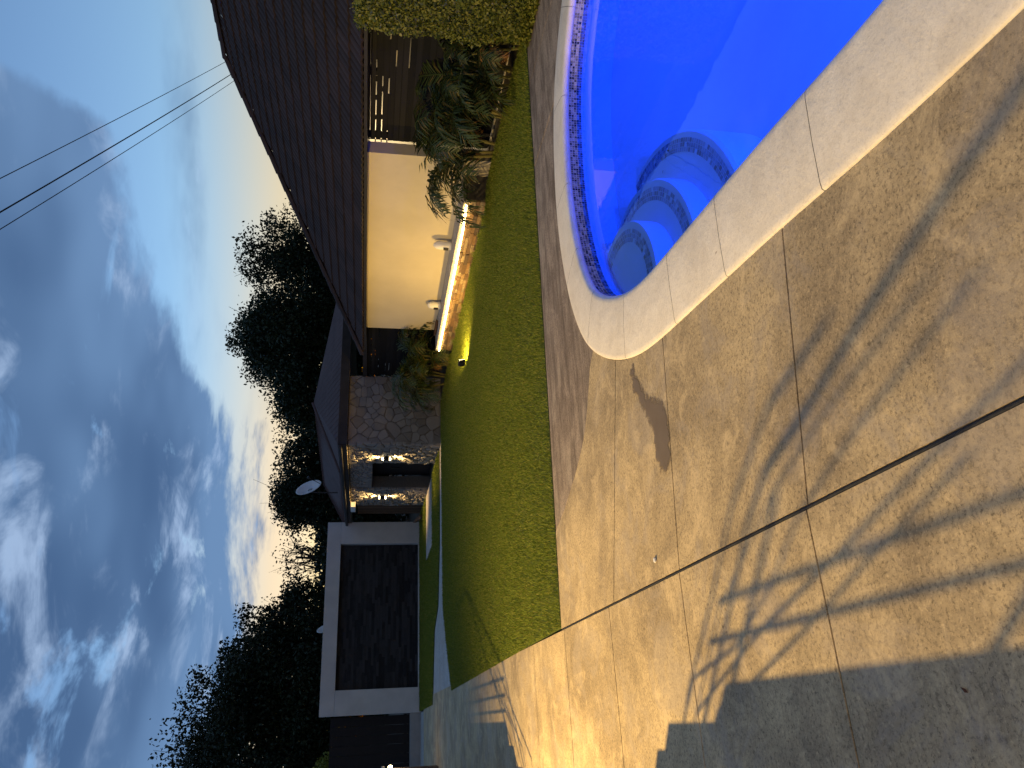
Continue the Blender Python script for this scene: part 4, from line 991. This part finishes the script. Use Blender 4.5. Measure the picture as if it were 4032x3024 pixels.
for i, (yy, D, hh, lab) in enumerate(((2330, 40, 4.2, 'dark bush behind the framed wall left of the small dish'), (2200, 39, 4.3, 'dark bush under the sparse tree behind the framed wall'), (2080, 41, 4.7, 'dark bush behind the right end of the framed wall'),
                                      (1900, 42, 5.6, 'dark bush between the dish tree and the stone house tree'), (1690, 40, 5.7, 'dark bush above the left slope of the sheet roof'), (1220, 39, 6.2, 'dark bush between the two tall trees over the roofs'))):
    tree('background_bush', spot(yy, D), hh, (2.0, 2.0, hh * .5), lab, 120 + i, 46, 190, .24, None, .12, .55, .5, group='dark bushes behind the walls')
tree('lit_shrub', (-1.35, 30.6, 0), 3.55, (0.45, 0.4, 0.5), 'small bright green shrub top peeking over the black gate', 131, 14, 120, .11, M_hedge, .05, .16, .4, group='shrub over the gate')
# far treeline that closes the horizon
r = np.random.default_rng(77); n = 26000
aa = r.random(n) * np.pi * 1.3 - np.pi * 0.15 ; dist = 70 + 15 * r.random(n)
hgt = 5 + 2.2 * np.sin(aa * 23) + 1.4 * np.sin(aa * 51 + 1)
p = np.stack([np.cos(aa) * dist, np.sin(aa) * dist, r.random(n) ** .8 * hgt], 1)
tag(link('distant_treeline', leaf_quads(p, 1.0, r, .4, .6), M_tree), 'dark distant belt of trees along the horizon', 'trees', kind='stuff')

# ------------------------------------------------------------------ overhead wires
def wire(a, b, sag, rad, label):
    pts = []
    for i in range(25):
        t = i / 24; p = Vector(a).lerp(Vector(b), t); p.z -= sag * 4 * t * (1 - t); pts.append(p)
    o = MB().tube(pts, rad, 5).build('overhead_wire', M_black); tag(o, label, 'wire', 'overhead wires')
def pix(x, y, D): return Vector((0, 0, EYE)) + (fwd + im_u * ((1512 - y) / 3029) + im_v * ((x - 2016) / 3029)) * D
wire(pix(1010, 175, 40), pix(-300, 854, 14), 0.12, 0.011, 'uppermost thin wire crossing the sky above the tiled roof')
wire(pix(1010, 228, 40), pix(-300, 1010, 14), 0.12, 0.018, 'thick middle wire crossing the sky above the tiled roof')
wire(pix(1010, 258, 40), pix(-300, 1088, 14), 0.12, 0.011, 'lowest thin wire crossing the sky above the tiled roof')

# ------------------------------------------------------------------ small litter
cp = MB().lathe([(0.016, 0), (0.018, 0.004), (0.017, 0.012), (0.012, 0.014)], (0.94, 4.96, 0.001), 14).build('bottle_cap', M_white); tag(cp, 'tiny white cap lying on the deck beside the long joint', 'bottle cap')
M_dead = plain('dead_leaf', (0.07, 0.025, 0.015), (0.12, 0.05, 0.025), 0.8)
def dead_leaf(x, y, z, s, a, label):
    vs = [(-s, 0, 0), (-.3 * s, .4 * s, .12 * s), (s, 0, .05 * s), (-.3 * s, -.4 * s, .12 * s), (0, 0, -.01 * s)]
    o = MB().add(vs, [(0, 4, 1), (1, 4, 2), (2, 4, 3), (3, 4, 0)]).build('dead_leaf', M_dead, None, loc=(x, y, z), rot=(0, 0, a)); tag(o, label, 'leaf', 'dead leaves on the deck and steps')
dead_leaf(0.02, 2.37, 0.004, 0.017, 1.0, 'small red brown dead leaf on the shaded deck near the camera')
dead_leaf(-0.1, 4.72, 0.004, 0.014, 0.3, 'tiny dark dead leaf at the lit edge of the deck shadow')
dead_leaf(4.55, 5.05, -0.615, 0.03, 0.8, 'dark leaf lying on the lowest pool step')
dead_leaf(4.45, 5.22, -0.615, 0.02, 2.1, 'small dark speck of leaf on the lowest pool step')
dead_leaf(2.32, 3.35, 0.047, 0.012, 2.0, 'dark speck of leaf on the near pool coping')
